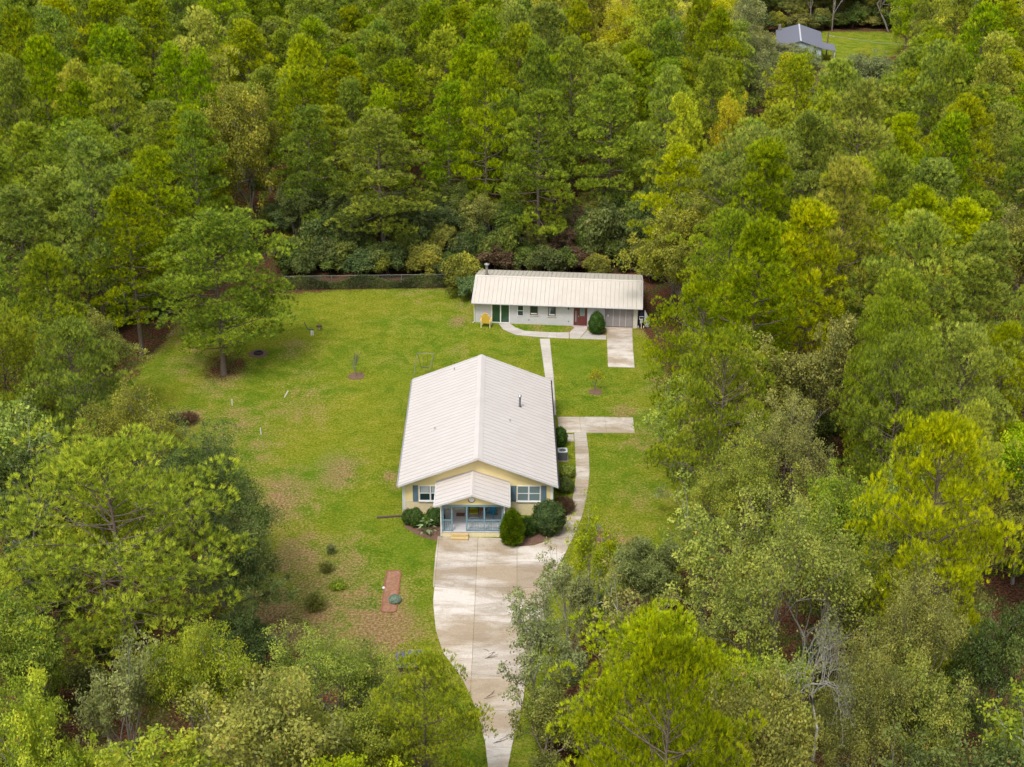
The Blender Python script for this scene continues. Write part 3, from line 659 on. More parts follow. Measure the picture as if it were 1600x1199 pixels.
# yellow chair in front
YC = empty('garden_chair', (-2.78, 138.55, 0), R(172), 'yellow high backed garden chair beside the glass sliding door', 'chair')
YC.scale = (1.3, 1.3, 1.35)
for k in range(5):
    x = -.26 + k * .13; t = abs(k - 2)
    MB().box(-.06, .06, -.015, .015, 0, 1.02 - t * t * .05, Matrix.Translation((x, .22, .36)) @ Matrix.Rotation(R(-16), 4, 'X')).obj('back_slat', 'yellow_plastic', YC)
box('seat', 'yellow_plastic', YC, -.32, .32, -.36, .24, .36, .42, bevel=.02)
for s2 in (-1, 1):
    box('arm', 'yellow_plastic', YC, s2 * .38 - .06, s2 * .38 + .06, -.42, .36, .6, .64, bevel=.01)
    box('leg', 'cream_paint', YC, s2 * .36 - .03, s2 * .36 + .03, -.40, -.32, 0, .6); box('leg', 'cream_paint', YC, s2 * .36 - .03, s2 * .36 + .03, .28, .36, 0, .6)
# covered cart and silver sack by the right end
GC = empty('golf_cart_bag', (13.55, 138.5, 0), R(-4), 'navy covered push cart with white handle frame at the right end of the outbuilding', 'cart')
MB().lathe([(.16, .1), (.30, .35), (.30, 1.1), (.33, 1.5), (.22, 1.78), (.05, 1.86)], 0, .3, 14).obj('cover', 'navy_cloth', GC, smooth=True)
MB().tube([(-.2, -.05, 1.05), (-.22, -.12, 1.35), (.2, -.12, 1.35), (.16, -.05, 1.0), (-.2, -.05, 1.0)], .04).obj('handle', 'white_paint', GC)
MB().prism([(-.14, .55), (.14, .62), (.16, 1.1), (-.1, 1.05)], 1, -.10, .02).obj('bag', 'silver_tarp', GC, bevel=.02)
for x in (-.3, .28): MB().tube([(x - .03, .0, .13), (x + .03, .0, .13)], .13, 12).obj('wheel', 'white_paint', GC)
MB().tube([(0, -.05, .6), (.04, -.25, .05)], .03).obj('leg', 'cream_paint', GC)
SS = empty('covered_board', (14.15, 138.6, 0), R(6), 'tall silver cover leaning beside the navy push cart', 'cover')
mb = MB(); prof = [(.10, 0), (.27, .15), (.27, .7), (.2, 1.3), (.09, 1.75), (.02, 1.9)]
mb.lathe(prof, 0, 0, 12); mb.v = [(x - z * .17 + .12 + .03 * math.sin(z * 9 + x * 8), y * .55 + z * .12, z) for x, y, z in mb.v]; mb.obj('cover', 'silver_tarp', SS, smooth=True)

# ------------------------------------------------------------------ air conditioner
AC = empty('air_conditioner', (4.42, 108.95, 0), R(0.5), 'grey air conditioner outside the right wall of the yellow house', 'air conditioner')
box('pad', 'concrete_walk', AC, -.52, .52, -.52, .52, 0, .07)
box('cabinet', 'ac_grey', AC, -.40, .40, -.40, .40, .072, .86)
mb = MB()
for k in range(15):
    for s2 in (-1, 1): mb.box(-.39, .39, s2 * .405 - .008, s2 * .405 + .008, .12 + k * .048, .14 + k * .048); mb.box(s2 * .405 - .008, s2 * .405 + .008, -.39, .39, .12 + k * .048, .14 + k * .048)
mb.obj('grille', 'ac_grey', AC)['kind'] = 'stuff'
mb = MB(); n = 24; vs = []; fs = []
for k in range(n):
    t = 2 * math.pi * (k + .5) / n; c_, s_2 = math.cos(t), math.sin(t); q = .42 / max(abs(c_), abs(s_2))
    vs += [(.31 * c_, .31 * s_2, .90), (q * c_, q * s_2, .90), (q * c_, q * s_2, .862), (.31 * c_, .31 * s_2, .862)]
for k in range(n):
    a = 4 * k; b2 = 4 * ((k + 1) % n); fs += [(a, a + 1, b2 + 1, b2), (a + 1, a + 2, b2 + 2, b2 + 1), (a + 3, a, b2, b2 + 3)]
mb.add(vs, fs).obj('top_cover', 'ac_top', AC)
mb = MB()
for r in (.1, .17, .24, .3): mb.tube([(r * math.cos(t), r * math.sin(t), .905) for t in [2 * math.pi * k / 16 for k in range(17)]], .006, 4)
for k in range(8): t = math.pi * k / 4; mb.tube([(0, 0, .905), (.31 * math.cos(t), .31 * math.sin(t), .905)], .006, 4)
mb.obj('fan_guard', 'dark_metal', AC)
mb = MB().lathe([(.07, .74), (.07, .84)], 0, 0, 10)
for k in range(4):
    t = k * math.pi / 2; M2 = Matrix.Rotation(t, 4, 'Z') @ Matrix.Rotation(R(20), 4, 'X'); mb.box(.05, .28, -.09, .09, -.006, .006, Matrix.Translation((0, 0, .8)) @ M2)
mb.obj('fan', 'ac_top', AC)

# ------------------------------------------------------------------ foliage makers (numpy)
def unit(v): return v / np.maximum(np.linalg.norm(v, axis=-1, keepdims=True), 1e-9)
def tubes_mesh(name, paths, mat, sides=4):
    Vs, Fs, o = [], [], 0
    ang = np.arange(sides) * 2 * np.pi / sides
    for P_, r_ in paths:
        P_ = np.asarray(P_, float); r_ = np.asarray(r_, float); n = len(P_)
        s_ = max(sides, 7) if r_[0] > .12 else (3 if r_[0] < .025 else sides)
        ang = np.arange(s_) * 2 * np.pi / s_
        d_ = unit(np.gradient(P_, axis=0)); ref = np.where(np.abs(d_[:, 2:3]) > .9, [[1., 0, 0]], [[0, 0, 1.]])
        a_ = unit(np.cross(ref, d_)); c_ = np.cross(d_, a_)
        ring = P_[:, None] + (a_[:, None] * np.cos(ang)[None, :, None] + c_[:, None] * np.sin(ang)[None, :, None]) * r_[:, None, None]
        Vs.append(ring.reshape(-1, 3)); i = np.arange(n - 1)[:, None] * s_ + np.arange(s_)[None]; j = np.arange(n - 1)[:, None] * s_ + (np.arange(s_)[None] + 1) % s_
        Fs.append(np.stack([i, j, j + s_, i + s_], -1).reshape(-1, 4) + o); o += n * s_
    return np_mesh(name, np.concatenate(Vs), np.concatenate(Fs), mat)

def blades(rng, base, dirs, tone, k, length, width, spread):
    """k thin blades fan out of each base point around its direction; one triangle each"""
    n = len(base); B = np.repeat(base, k, 0); D = np.repeat(dirs, k, 0); D0 = D
    D = unit(D + rng.normal(0, spread, D.shape)); Ln = length * rng.uniform(.65, 1.2, (n * k, 1))
    side = unit(np.cross(D, D0 * 1.2 + rng.normal(0, .5, D.shape))) * width * rng.uniform(.7, 1.3, (n * k, 1))
    tip = B + D * Ln; mid = B + D * Ln * .35
    V = np.stack([mid + side, mid - side, tip], 1); V[:, 0] -= D * Ln * .2; V[:, 1] -= D * Ln * .2
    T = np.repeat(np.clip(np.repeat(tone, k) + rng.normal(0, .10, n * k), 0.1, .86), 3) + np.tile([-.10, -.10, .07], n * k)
    odd = np.repeat(rng.random(n * k) > .985, 3); T = np.where(odd, 1.0, T)
    return V.reshape(-1, 3), np.arange(n * k * 3).reshape(-1, 3), T

def leaves(rng, pos, nrm, tone, size, aspect=.55):
    n = len(pos); a_ = unit(np.cross(nrm, rng.normal(0, 1, nrm.shape))); c_ = np.cross(nrm, a_)
    L_ = size * rng.uniform(.6, 1.25, (n, 1)); w_ = L_ * aspect
    fold = nrm * L_ * .12
    V = np.stack([pos - a_ * L_, pos + c_ * w_ + fold, pos + a_ * L_, pos - c_ * w_ + fold], 1)
    T = np.clip(tone + rng.normal(0, .10, n), 0, .93); T = np.where(rng.random(n) > .985, 1.0, T)
    return V.reshape(-1, 3), np.arange(n * 4).reshape(-1, 4), np.repeat(T, 4)

def make_pine(seed, h=18., rad=4.5, base=.38, nbr=52, k=8, tufts=15, blen=.36, bw=.030, flat=.6, droop=0., pmin=.5, pmax=.92, pd=1.25, topp=1.75):
    rng = np.random.default_rng(seed); paths = []
    bx, by = rng.normal(0, .35, 2); tz = np.linspace(0, 1, 9)
    trunk = np.stack([bx * np.sin(tz * 2.2), by * np.sin(tz * 2.6), tz * h * .97], 1); tr = .25 * (h / 18) * (1 - tz * .86); tr[0] *= 1.25
    paths.append((trunk, tr))
    pc, pr, pt, po = [], [], [], []
    lump = rng.uniform(.60, 1.25, 9)
    for i in range(nbr):
        u = (i + rng.uniform(0, 1)) / nbr; t = base + (1 - base) * u ** .9; az = i * 2.399 + rng.normal(0, .35)
        prof = (1 - u ** topp) ** .80 * (.66 + .34 * min(1, u * 3.2)) * lump[int((az % 6.283) / 6.284 * 9)]
        Lb = max(.7, rad * prof * rng.uniform(.72, 1.12)); el = R(-4 - droop + 50 * u ** 1.5 + rng.normal(0, 7))
        o = np.array([np.interp(t, tz, trunk[:, 0]), np.interp(t, tz, trunk[:, 1]), t * h * .97])
        d_ = np.array([math.cos(az) * math.cos(el), math.sin(az) * math.cos(el), math.sin(el)])
        s_ = np.linspace(0, 1, 5)[:, None]; P_ = o + d_ * Lb * s_ + np.array([0, 0, 1.]) * (s_ ** 2) * Lb * .16 + rng.normal(0, .05, (5, 3)) * s_ * Lb * .4
        paths.append((P_, np.linspace(.075 * (1 - u * .5), .02, 5) * (h / 18)))
        npad = max(2, int(Lb * pd))
        for j in range(npad):
            f = 1.0 if j == 0 else rng.uniform(.42, 1.0); q = np.array([np.interp(f, np.linspace(0, 1, 5), P_[:, a]) for a in range(3)])
            lat = np.array([-math.sin(az), math.cos(az), 0]) * rng.normal(0, .30) * Lb * f
            c_ = q + lat + np.array([0, 0, rng.uniform(0, .45)]); r_ = rng.uniform(pmin, pmax)
            if j and np.linalg.norm(lat) > .5: paths.append((np.stack([q * .8 + o * .2, (q + c_) / 2 + np.array([0, 0, .05]), c_]), np.array([.028, .02, .012])))
            pc.append(c_); pr.append(r_); po.append(d_)
    tc = trunk[-1] + np.array([0, 0, -.2]); pc.append(tc); pr.append(.7); po.append(np.array([0, 0, 1.]))
    pc, pr, po = np.array(pc), np.array(pr), np.array(po); n = len(pc)
    ptone = np.clip(rng.normal(.45, .14, n), .1, .85)
    D = rng.normal(0, 1, (n, tufts, 3)); D[..., 2] = np.abs(D[..., 2]) * 1.0 - .25; D = unit(D + po[:, None] * .35)
    pos = pc[:, None] + D * pr[:, None, None] * np.array([1, 1, flat]) * rng.uniform(.80, 1.05, (n, tufts, 1))
    tdir = unit(D + np.array([0, 0, 1.1])); tone = np.clip(ptone[:, None] + rng.normal(0, .24, (n, tufts)), 0, .9)
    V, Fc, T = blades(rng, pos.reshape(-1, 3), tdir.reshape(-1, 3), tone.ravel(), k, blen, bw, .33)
    return tubes_mesh('trunk', paths, 'bark_pine'), (V, Fc, T)

def make_broad(seed, h=12., rad=4.2, depth=5, lsize=.13, per=26, blob=.55, fork=.30, spread=.62, bark='bark_grey', bare=0.0, stems=1, up=.25, wob=.13, dec=1., lift=0.):
    rng = np.random.default_rng(seed); segs = []; tips = []
    def grow(p, d_, L_, r_, dep):
        d_ = d_ / np.linalg.norm(d_); n = 4; pts = [p]; dd = d_.copy()
        for _ in range(n - 1):
            dd = dd + rng.normal(0, wob, 3); dd[2] += .03; dd /= np.linalg.norm(dd); pts.append(pts[-1] + dd * L_ / (n - 1))
        pts = np.array(pts); segs.append([pts, np.linspace(r_, r_ * .62, n)])
        if dep == 0: tips.append(pts[-1]); return
        if dep <= 2: tips.append(pts[2])
        kids = 3 if rng.random() < .72 else 2
        if dep >= depth - 1: kids += 1
        for c_ in range(kids):
            a_ = unit(np.cross(dd, rng.normal(0, 1, 3))); sp = spread * rng.uniform(.55, 1.35) * (1.15 if dep >= depth - 1 else 1)
            nd = dd * math.cos(sp) + a_ * math.sin(sp); nd[2] += up * rng.uniform(.4, 1.2)
            q = pts[-1] if c_ < 2 else pts[2]
            grow(q, nd, L_ * rng.uniform(.62, .86) * dec * (.62 if dec < 1 and dep == depth else 1), r_ * .60, dep - 1)
    for s_ in range(stems):
        d0 = np.array([rng.normal(0, .12 + .25 * (stems > 1)), rng.normal(0, .12 + .25 * (stems > 1)), 1.]); grow(np.array([rng.normal(0, .15) * (stems > 1), rng.normal(0, .15) * (stems > 1), 0.]), d0, h * fork, .016 * h / math.sqrt(stems), depth)
    tips = np.array(tips); c0 = tips[:, :2].mean(0); rr = np.percentile(np.hypot(*(tips[:, :2] - c0).T), 93); zz = np.percentile(tips[:, 2], 97)
    sxy, sz = rad / max(rr + .3, .1), (h - .4) / max(zz, .1)
    def fit(P_):
        Q = P_.copy(); w = np.clip(Q[:, 2:3] / (zz * .35), 0, 1); Q[:, :2] = Q[:, :2] * (1 + (sxy - 1) * w) - c0 * sxy * w; Q[:, 2] = Q[:, 2] * sz + lift; return Q
    paths = [(fit(a), b2) for a, b2 in segs]; tips = fit(tips)
    if lift: paths.append((np.array([[.3, .2, 0], [.1, -.1, lift * .5], [0, 0, lift + .05]]), np.array([.2, .16, segs[0][1][0] * 1.02])))
    n = len(tips)
    keep = rng.random(n) > bare; tp = tips[keep]; n = len(tp)
    cen = np.array([0, 0, h * .5]); out = unit(tp - cen)
    br_ = blob * rng.uniform(.7, 1.3, (n, 1, 1)); D = unit(rng.normal(0, 1, (n, per, 3)) + out[:, None] * .5 + np.array([0, 0, .35]))
    pos = tp[:, None] + D * br_ * rng.uniform(.25, 1.0, (n, per, 1)) * np.array([1, 1, .7])
    lobe = .5 + .22 * np.sin(tp[:, 0] * 1.3 + seed) * np.cos(tp[:, 1] * 1.1 + 2 * seed) + rng.normal(0, .10, n)
    tone = np.repeat(np.clip(lobe, .08, .86), per)
    nr = unit(D * .7 + rng.normal(0, .7, D.shape) + np.array([0, 0, .35])).reshape(-1, 3)
    V, Fc, T = leaves(rng, pos.reshape(-1, 3), nr, tone, lsize)
    return tubes_mesh('trunk', paths, bark), (V, Fc, T)

MESH = {}
def crown_mesh(key, data, mat):
    V, Fc, T = data; MESH[key] = np_mesh('crown', V, Fc, mat, T); return MESH[key]
PROTO = {}   # key -> (trunk mesh, crown data, nominal height, nominal radius)
def proto(key, made, h, rad): PROTO[key] = (made[0], made[1], h, rad)
for i in range(6): proto('pine%d' % i, make_pine(11 + i, 18, 3.7 + .25 * (i % 3), (.30, .38, .24)[i % 3], nbr=48, k=15, tufts=34, blen=.42, bw=.024, pmin=.70, pmax=1.25, pd=.9, flat=.75), 18, 4.4)
for i in range(3): proto('edgepine%d' % i, make_pine(41 + i, 19, 4.6, .22, nbr=54, k=15, tufts=38, blen=.40, bw=.023, flat=.55, droop=5, pmin=.7, pmax=1.2, pd=1.0), 19, 5.1)
for i in range(3): proto('nearpine%d' % i, make_pine(61 + i, 17, 6.0, .20, nbr=78, k=15, tufts=36, blen=.34, bw=.016, flat=.7, pmin=.65, pmax=1.15, pd=.95, topp=2.4), 17, 6.6)
proto('lonepine', make_pine(81, 17, 5.4, .17, nbr=92, k=16, tufts=34, blen=.36, bw=.019, flat=.7, pmin=.65, pmax=1.1, pd=1.1, topp=2.6), 17, 5.9)
for i in range(5): proto('broad%d' % i, make_broad(71 + i, 12, 4.2, 5, .115, 50, .80), 12, 4.6)
for i in range(2): proto('oak%d' % i, make_broad(91 + i, 12, 5.2, 5, .105, 62, .80, spread=.7), 12, 5.6)
for i in range(2): proto('thin%d' % i, make_broad(101 + i, 11, 3.6, 5, .115, 26, .60, bark='bark_pale', bare=.15), 11, 4.0)
for i in range(2): proto('fan%d' % i, make_broad(111 + i, 11, 4.2, 5, .11, 42, .66, fork=.26, spread=.45, stems=3, up=.5, bark='bark_grey'), 11, 4.4)
for i in range(2): proto('bare%d' % i, make_broad(121 + i, 6.5, 3.0, 6, .09, 2, .35, fork=.26, spread=.72, up=.16, wob=.18, bark='bark_pale', bare=.5, lift=10.), 16.5, 3.1)
for i in range(2): proto('big%d' % i, make_broad(141 + i, 17, 7.2, 6, .105, 34, .95, spread=.68), 17, 7.8)
for i in range(3): proto('bush%d' % i, make_broad(131 + i, 3.2, 1.8, 4, .11, 44, .50, fork=.2, stems=3, spread=.6), 3.2, 2.0)

NTREE = {}
def plant(kind, key, mat, x, y, h, rad, label, cat, group=None, rz=None, rng=random):
    tm, data, h0, r0 = PROTO[key]
    cm = MESH.get(key) or crown_mesh(key, data, mat)
    e = empty(kind, (x, y, 0), rng.uniform(0, 6.28) if rz is None else rz, label, cat, group)
    e.scale = (rad / r0, rad / r0, h / h0)
    for nm, me_ in (('trunk', tm), ('crown', cm)):
        o = bpy.data.objects.new(nm, me_); COL.objects.link(o); o.parent = e
        if nm == 'crown': o.material_slots[0].link = 'OBJECT'; o.material_slots[0].material = MAT[mat]
    NTREE[kind] = NTREE.get(kind, 0) + 1
    return e

# ------------------------------------------------------------------ trees that can be told apart: (prototype, leaf, crown centre in the photograph, crown width, height, label)
rt = random.Random(21); PLACED = []
def tree_at(key, mat, cx, cy, wpx, h, label, cat=None, group=None, frac=.64, kind=None):
    x, y = at(cx, cy, h * frac)
    if cy < 330:
        while inside(x, y - 7, LAWN): y += .5
        while y < 158 and -7 < x < 20: y += .5
    d = (y * math.cos(PITCH) + (CAM_H - h * frac) * math.sin(PITCH)); rad = wpx * d / FPX / 2
    pine = 'pine' in key
    kind = kind or ('pine_tree' if pine else 'broadleaf_tree')
    PLACED.append((x, y, rad, h))
    return plant(kind, key, mat, x, y, h, rad, label, cat or ('pine tree' if pine else 'tree'), group, rng=rt)
PN, PY_, PB = 'pine_needles', 'pine_needles_yellow', 'pine_needles_bright'
# the lone pine of the lawn stands on a measured spot
lx, ly = at(350, 586)
PLACED.append((lx, ly, 6.6, 16.8))
plant('pine_tree', 'lonepine', PN, lx, ly, 15.4, 6.9, 'lone round pine standing on the lawn at the left of the clearing', 'pine tree', rz=.6)
T = [
 ('edgepine0', PN, 590, 300, 190, 17.5, 'broad pine with layered boughs above the middle of the vine grown fence'),
 ('edgepine1', PN, 848, 268, 150, 20, 'tall pine directly behind the middle of the white outbuilding'),
 ('broad0', 'leaf_olive', 372, 235, 135, 19, 'olive green broadleaf tree between pines, behind the lone lawn pine'),
 ('edgepine2', PN, 955, 225, 150, 20, 'tall pine behind the red door end of the outbuilding'),
 ('edgepine0', PN, 478, 205, 120, 19, 'pine standing over the left end of the vine grown fence'),
 ('edgepine1', PN, 705, 225, 120, 19, 'narrow pine between the two broad pines behind the fence'),
 ('nearpine1', PN, 150, 300, 260, 18, 'very broad pine in the wood left of the lone lawn pine'),
 ('edgepine2', PN, 40, 400, 190, 17, 'pine above the red car at the left edge'),
 ('edgepine1', PN, 205, 395, 150, 17, 'dark trunked pine at the left corner of the lawn, before the very broad pine'),
 ('nearpine2', PB, 20, 610, 200, 15, 'bright pine cut by the left edge of the picture, below the red car'),
 ('fan0', 'leaf_olive', 150, 560, 110, 9, 'small olive tree beside the left corner of the lawn'),
 ('fan1', 'leaf_fresh', 62, 520, 110, 9, 'yellow green thicket tree in front of the rusty shed'),
 ('fan0', 'leaf_grey', 105, 660, 120, 8, 'dull grey green tree between the left pines and the big oak'),
 ('big1', 'leaf_olive', 215, 705, 210, 13, 'olive oak behind the huge near pine at lower left'),
 ('big0', 'leaf_dark', 335, 790, 235, 13, 'dark green oak at the lawn edge, right of the huge near pine'),
 ('oak0', 'leaf_dark', 358, 900, 185, 10, 'lower dark green oak touching the worn lawn'),
 ('nearpine0', PB, 175, 850, 400, 18, 'huge near pine filling the lower left of the picture'),
 ('big1', 'leaf_fresh', 330, 1085, 230, 12, 'light green tree below the worn end of the lawn, near the bottom edge'),
 ('big0', 'leaf_fresh', 505, 1085, 240, 10.5, 'bushy light green tree left of the grey sheet at the bottom of the lawn'),
 ('thin0', 'leaf_grey', 190, 1120, 170, 12, 'thin tree with pale twigs and grey leaves at the bottom left'),
 ('broad3', 'leaf_fresh', 40, 1050, 170, 11, 'green broadleaf tree at the bottom left corner'),
 ('broad4', 'leaf_dark', 60, 960, 160, 9, 'dark tree under the left side of the huge near pine'),
 ('nearpine1', PB, 668, 1132, 190, 12, 'young pine left of the driveway at the bottom edge'),
 ('broad0', 'leaf_fresh', 560, 1180, 170, 9, 'yellow green tree left of the young pine at the bottom edge'),
 ('broad1', 'leaf_olive', 430, 1190, 190, 9, 'olive tree at the bottom edge between the light green trees'),
 ('nearpine1', PY_, 1012, 1120, 345, 16, 'big bright yellow green pine right of the driveway at the bottom'),
 ('thin1', 'leaf_grey', 848, 1010, 150, 10, 'leafy thin tree reaching over the right edge of the driveway'),
 ('thin0', 'leaf_grey', 893, 945, 110, 9, 'grey green thin tree between the driveway edge tree and the airy small tree'),
 ('thin0', 'leaf_fresh', 925, 885, 100, 9, 'airy small tree at the lawn edge beyond the big bright pine'),
 ('broad4', 'leaf_olive', 868, 1150, 150, 9, 'dark tree beside the driveway at the bottom edge'),
 ('fan1', 'leaf_grey', 1010, 915, 120, 8, 'grey green fan shaped tree behind the big bright pine'),
 ('big0', 'leaf_fresh', 1250, 950, 330, 17, 'large light green tree at the lower right, behind the bare lichen grey tree'),
 ('big1', 'leaf_olive', 1330, 1150, 200, 13, 'olive tree at the bottom edge below the bare lichen grey tree'),
 ('bare0', 'leaf_grey', 1288, 1050, 150, 17,  'bare tree with lichen pale branches at the lower right', .82),
 ('big1', 'leaf_olive', 1410, 1035, 200, 15, 'olive tree right of the bare lichen grey tree'),
 ('broad3', 'leaf_fresh', 1180, 1130, 160, 12, 'light green tree between the big bright pine and the bare grey tree'),
 ('oak1', 'leaf_dark', 1545, 1070, 190, 13, 'dark green tree in the bottom right corner'),
 ('broad0', 'leaf_fresh', 1440, 1150, 160, 12, 'light green tree at the bottom edge left of the corner tree'),
 ('thin1', 'leaf_olive', 1480, 900, 140, 14, 'olive tree with many pale twigs at the right, below the bright small pine'),
 ('big1', 'leaf_fresh', 1150, 790, 190, 14, 'full green tree at the right lawn edge, level with the front porch'),
 ('big0', 'leaf_olive', 1235, 755, 180, 15, 'olive tree behind the full green tree at the right lawn edge'),
 ('nearpine1', PB, 1390, 665, 180, 18, 'dense pine in the right wood, left of the bright small pine'),
 ('nearpine2', PY_, 1505, 765, 140, 16, 'bright small pine with open boughs near the right edge'),
 ('thin0', 'leaf_fresh', 1370, 850, 130, 13, 'open tree with pale forked branches below the dense pine'),
 ('thin1', 'leaf_fresh', 1058, 655, 110, 9, 'small pale branched tree leaning over the lawn at the end of the concrete spur'),
 ('thin0', 'leaf_grey', 1075, 745, 90, 6, 'small thin grey tree with pale branches at the right edge of the lawn'),
 ('fan0', 'leaf_olive', 1160, 640, 170, 13, 'olive green spreading tree behind the pale branched tree'),
 ('broad2', 'leaf_olive', 1275, 600, 150, 15, 'rounded olive tree in the wood right of the lawn, left of the long pine row'),
 ('nearpine0', PB, 1095, 540, 170, 15, 'pine leaning over the lawn right of the garage strip'),
 ('nearpine2', PB, 1140, 450, 200, 18, 'large pine right of the outbuilding'),
 ('nearpine1', PB, 1190, 325, 230, 20, 'largest pine mass behind and right of the outbuilding'),
 ('broad3', 'leaf_yellow', 1135, 250, 70, 19.5, 'yellow topped tree in front of the far pines, right of the outbuilding'),
 ('nearpine0', PB, 1330, 400, 190, 18, 'pine at the middle of the right wood'),
 ('broad4', 'leaf_yellow', 1425, 485, 110, 18, 'yellow green broadleaf crown standing out in the right wood'),
 ('nearpine2', PB, 1400, 560, 200, 18, 'broad pine just below the yellow green crown of the right wood'),
 ('broad0', 'leaf_yellow', 975, 78, 95, 18, 'yellow broadleaf crown at the left of the bright band near the top'),
 ('broad1', 'leaf_yellow', 1060, 72, 110, 18, 'yellow broadleaf crown in the middle of the bright band near the top'),
 ('broad2', 'leaf_yellow', 1140, 95, 80, 17, 'yellow broadleaf crown at the right of the bright band near the top'),
 ('broad3', 'leaf_yellow', 1515, 85, 110, 17, 'yellow crown at the top right, left of the last yellow crown'),
 ('broad4', 'leaf_yellow', 1590, 75, 110, 18, 'yellow crown cut by the right edge near the top'),
 ('oak0', 'leaf_fresh', 1445, 30, 110, 17, 'large rounded green tree right of the distant lawn'),
 ('thin1', 'leaf_yellow', 1182, 68, 45, 9, 'small yellow tree left of the distant grey roofed house'),
 ('broad1', 'leaf_grey', 1248, 108, 90, 9, 'grey olive tree in front of the distant house'),
 ('broad3', 'leaf_grey', 1232, 84, 48, 5, 'small grey olive tree against the front wall of the distant house'),
 ('broad2', 'leaf_grey', 1330, 126, 80, 7, 'grey olive tree below the distant lawn'),
 ('thin0', 'leaf_grey', 1390, 112, 60, 7, 'small grey tree at the right end of the distant lawn'),
 ('oak1', 'leaf_grey', 1085, 30, 120, 16, 'greyish oak left of the distant house'),
 ('oak0', 'leaf_grey', 1010, 25, 110, 16, 'greyish oak behind the yellow band of crowns'),
 ('broad3', 'leaf_yellow', 930, 30, 60, 17, 'light crown among the pines at the top, left of the greyish oaks'),
]
for t in T: tree_at(*t[:7], frac=t[7] if len(t) > 7 else .64)

# ------------------------------------------------------------------ the woods: filled until crowns close, never over what the photograph leaves open
OPEN1 = [(200, 640), (196, 600), (225, 545), (262, 480), (445, 445), (640, 428), (735, 445), (735, 408), (1008, 428), (1022, 500), (1030, 560), (1022, 700), (1040, 780), (1045, 860), (900, 880), (865, 940), (850, 960),
         (800, 970), (795, 1100), (797, 1300), (752, 1300), (720, 1040), (655, 1010), (610, 1015), (440, 985), (410, 960), (440, 870), (400, 760), (330, 670)]
OPEN2 = [(1205, 78), (1208, 38), (1290, 38), (1300, 50), (1402, 55), (1404, 84), (1300, 86)]
def blocks(x, y, rad, h):
    for zf, rf in ((.98, .25), (.8, .75), (.62, 1.0), (.45, .9), (.25, .1), (.08, .1)):
        px, py = shown(x, y, h * zf); dd = y * math.cos(PITCH) + (CAM_H - h * zf) * math.sin(PITCH); r = rad * rf * FPX / dd * .85
        for ox, oy in ((0, 0), (-r, 0), (r, 0), (0, -r * .35), (0, r * .3)):
            if inside(px + ox, py + oy, OPEN1) or inside(px + ox, py + oy, OPEN2): return True
    return False
ZG = {'tl': 'deep wood, upper left', 'tc': 'deep wood behind the fence line', 'tr': 'upper right wood', 'ml': 'dark wood left of the lawn', 'mr': 'wood right of the lawn', 'br': 'lower right wood', 'bl': 'lower left wood'}
def where(px, py):
    if py < 110: row = 'in the furthest rows'
    elif py < 230: row = 'deep in the wood'
    elif py < 420: row = 'in the front rows'
    elif py < 700: row = 'level with the houses'
    else: row = 'in the near wood'
    if px < 170: c3 = 'near the left edge'
    elif px < 440: c3 = 'above the lone pine' if py < 420 else 'at the left'
    elif px < 735: c3 = 'above the fence' if py < 500 else 'below the worn lawn'
    elif px < 1010: c3 = 'above the outbuilding' if py < 500 else 'by the driveway'
    elif px < 1200: c3 = 'right of the outbuilding' if py < 500 else 'by the right lawn edge'
    elif px < 1430: c3 = 'midway to the right edge'
    else: c3 = 'near the right edge'
    return row + ', ' + c3
SHADE = {'pine_needles': 'green', 'pine_needles_yellow': 'yellow green', 'pine_needles_bright': 'bright green', 'leaf_olive': 'olive', 'leaf_dark': 'dark green', 'leaf_fresh': 'light green', 'leaf_grey': 'grey green', 'leaf_yellow': 'yellow', 'leaf_blue': 'bluish green'}
def size_word(h, pine): return ('tall' if h > 19.5 else 'low' if h < 17.3 else 'middling') if pine else ('tall' if h > 13.5 else 'low' if h < 9.5 else 'middling')
def zone(px, py):
    if py < 230: return 'tl' if px < 420 else ('tc' if px < 930 else 'tr')
    if py < 600: return 'ml' if px < 500 else ('tc' if px < 1010 else 'mr')
    return 'bl' if px < 760 else ('mr' if py < 640 else 'br')
rf = random.Random(77); cand = []
yy = 46.0
while yy < 345:
    step = 6.0 if yy < 150 else 6.7
    hw = (yy * 0.3872 + 14) * 1.02; xx = -hw + rf.uniform(0, step)
    while xx < hw:
        cand.append((xx + rf.uniform(-1.7, 1.7), yy + rf.uniform(-1.7, 1.7))); xx += step
    yy += step * .9
nfill = 0
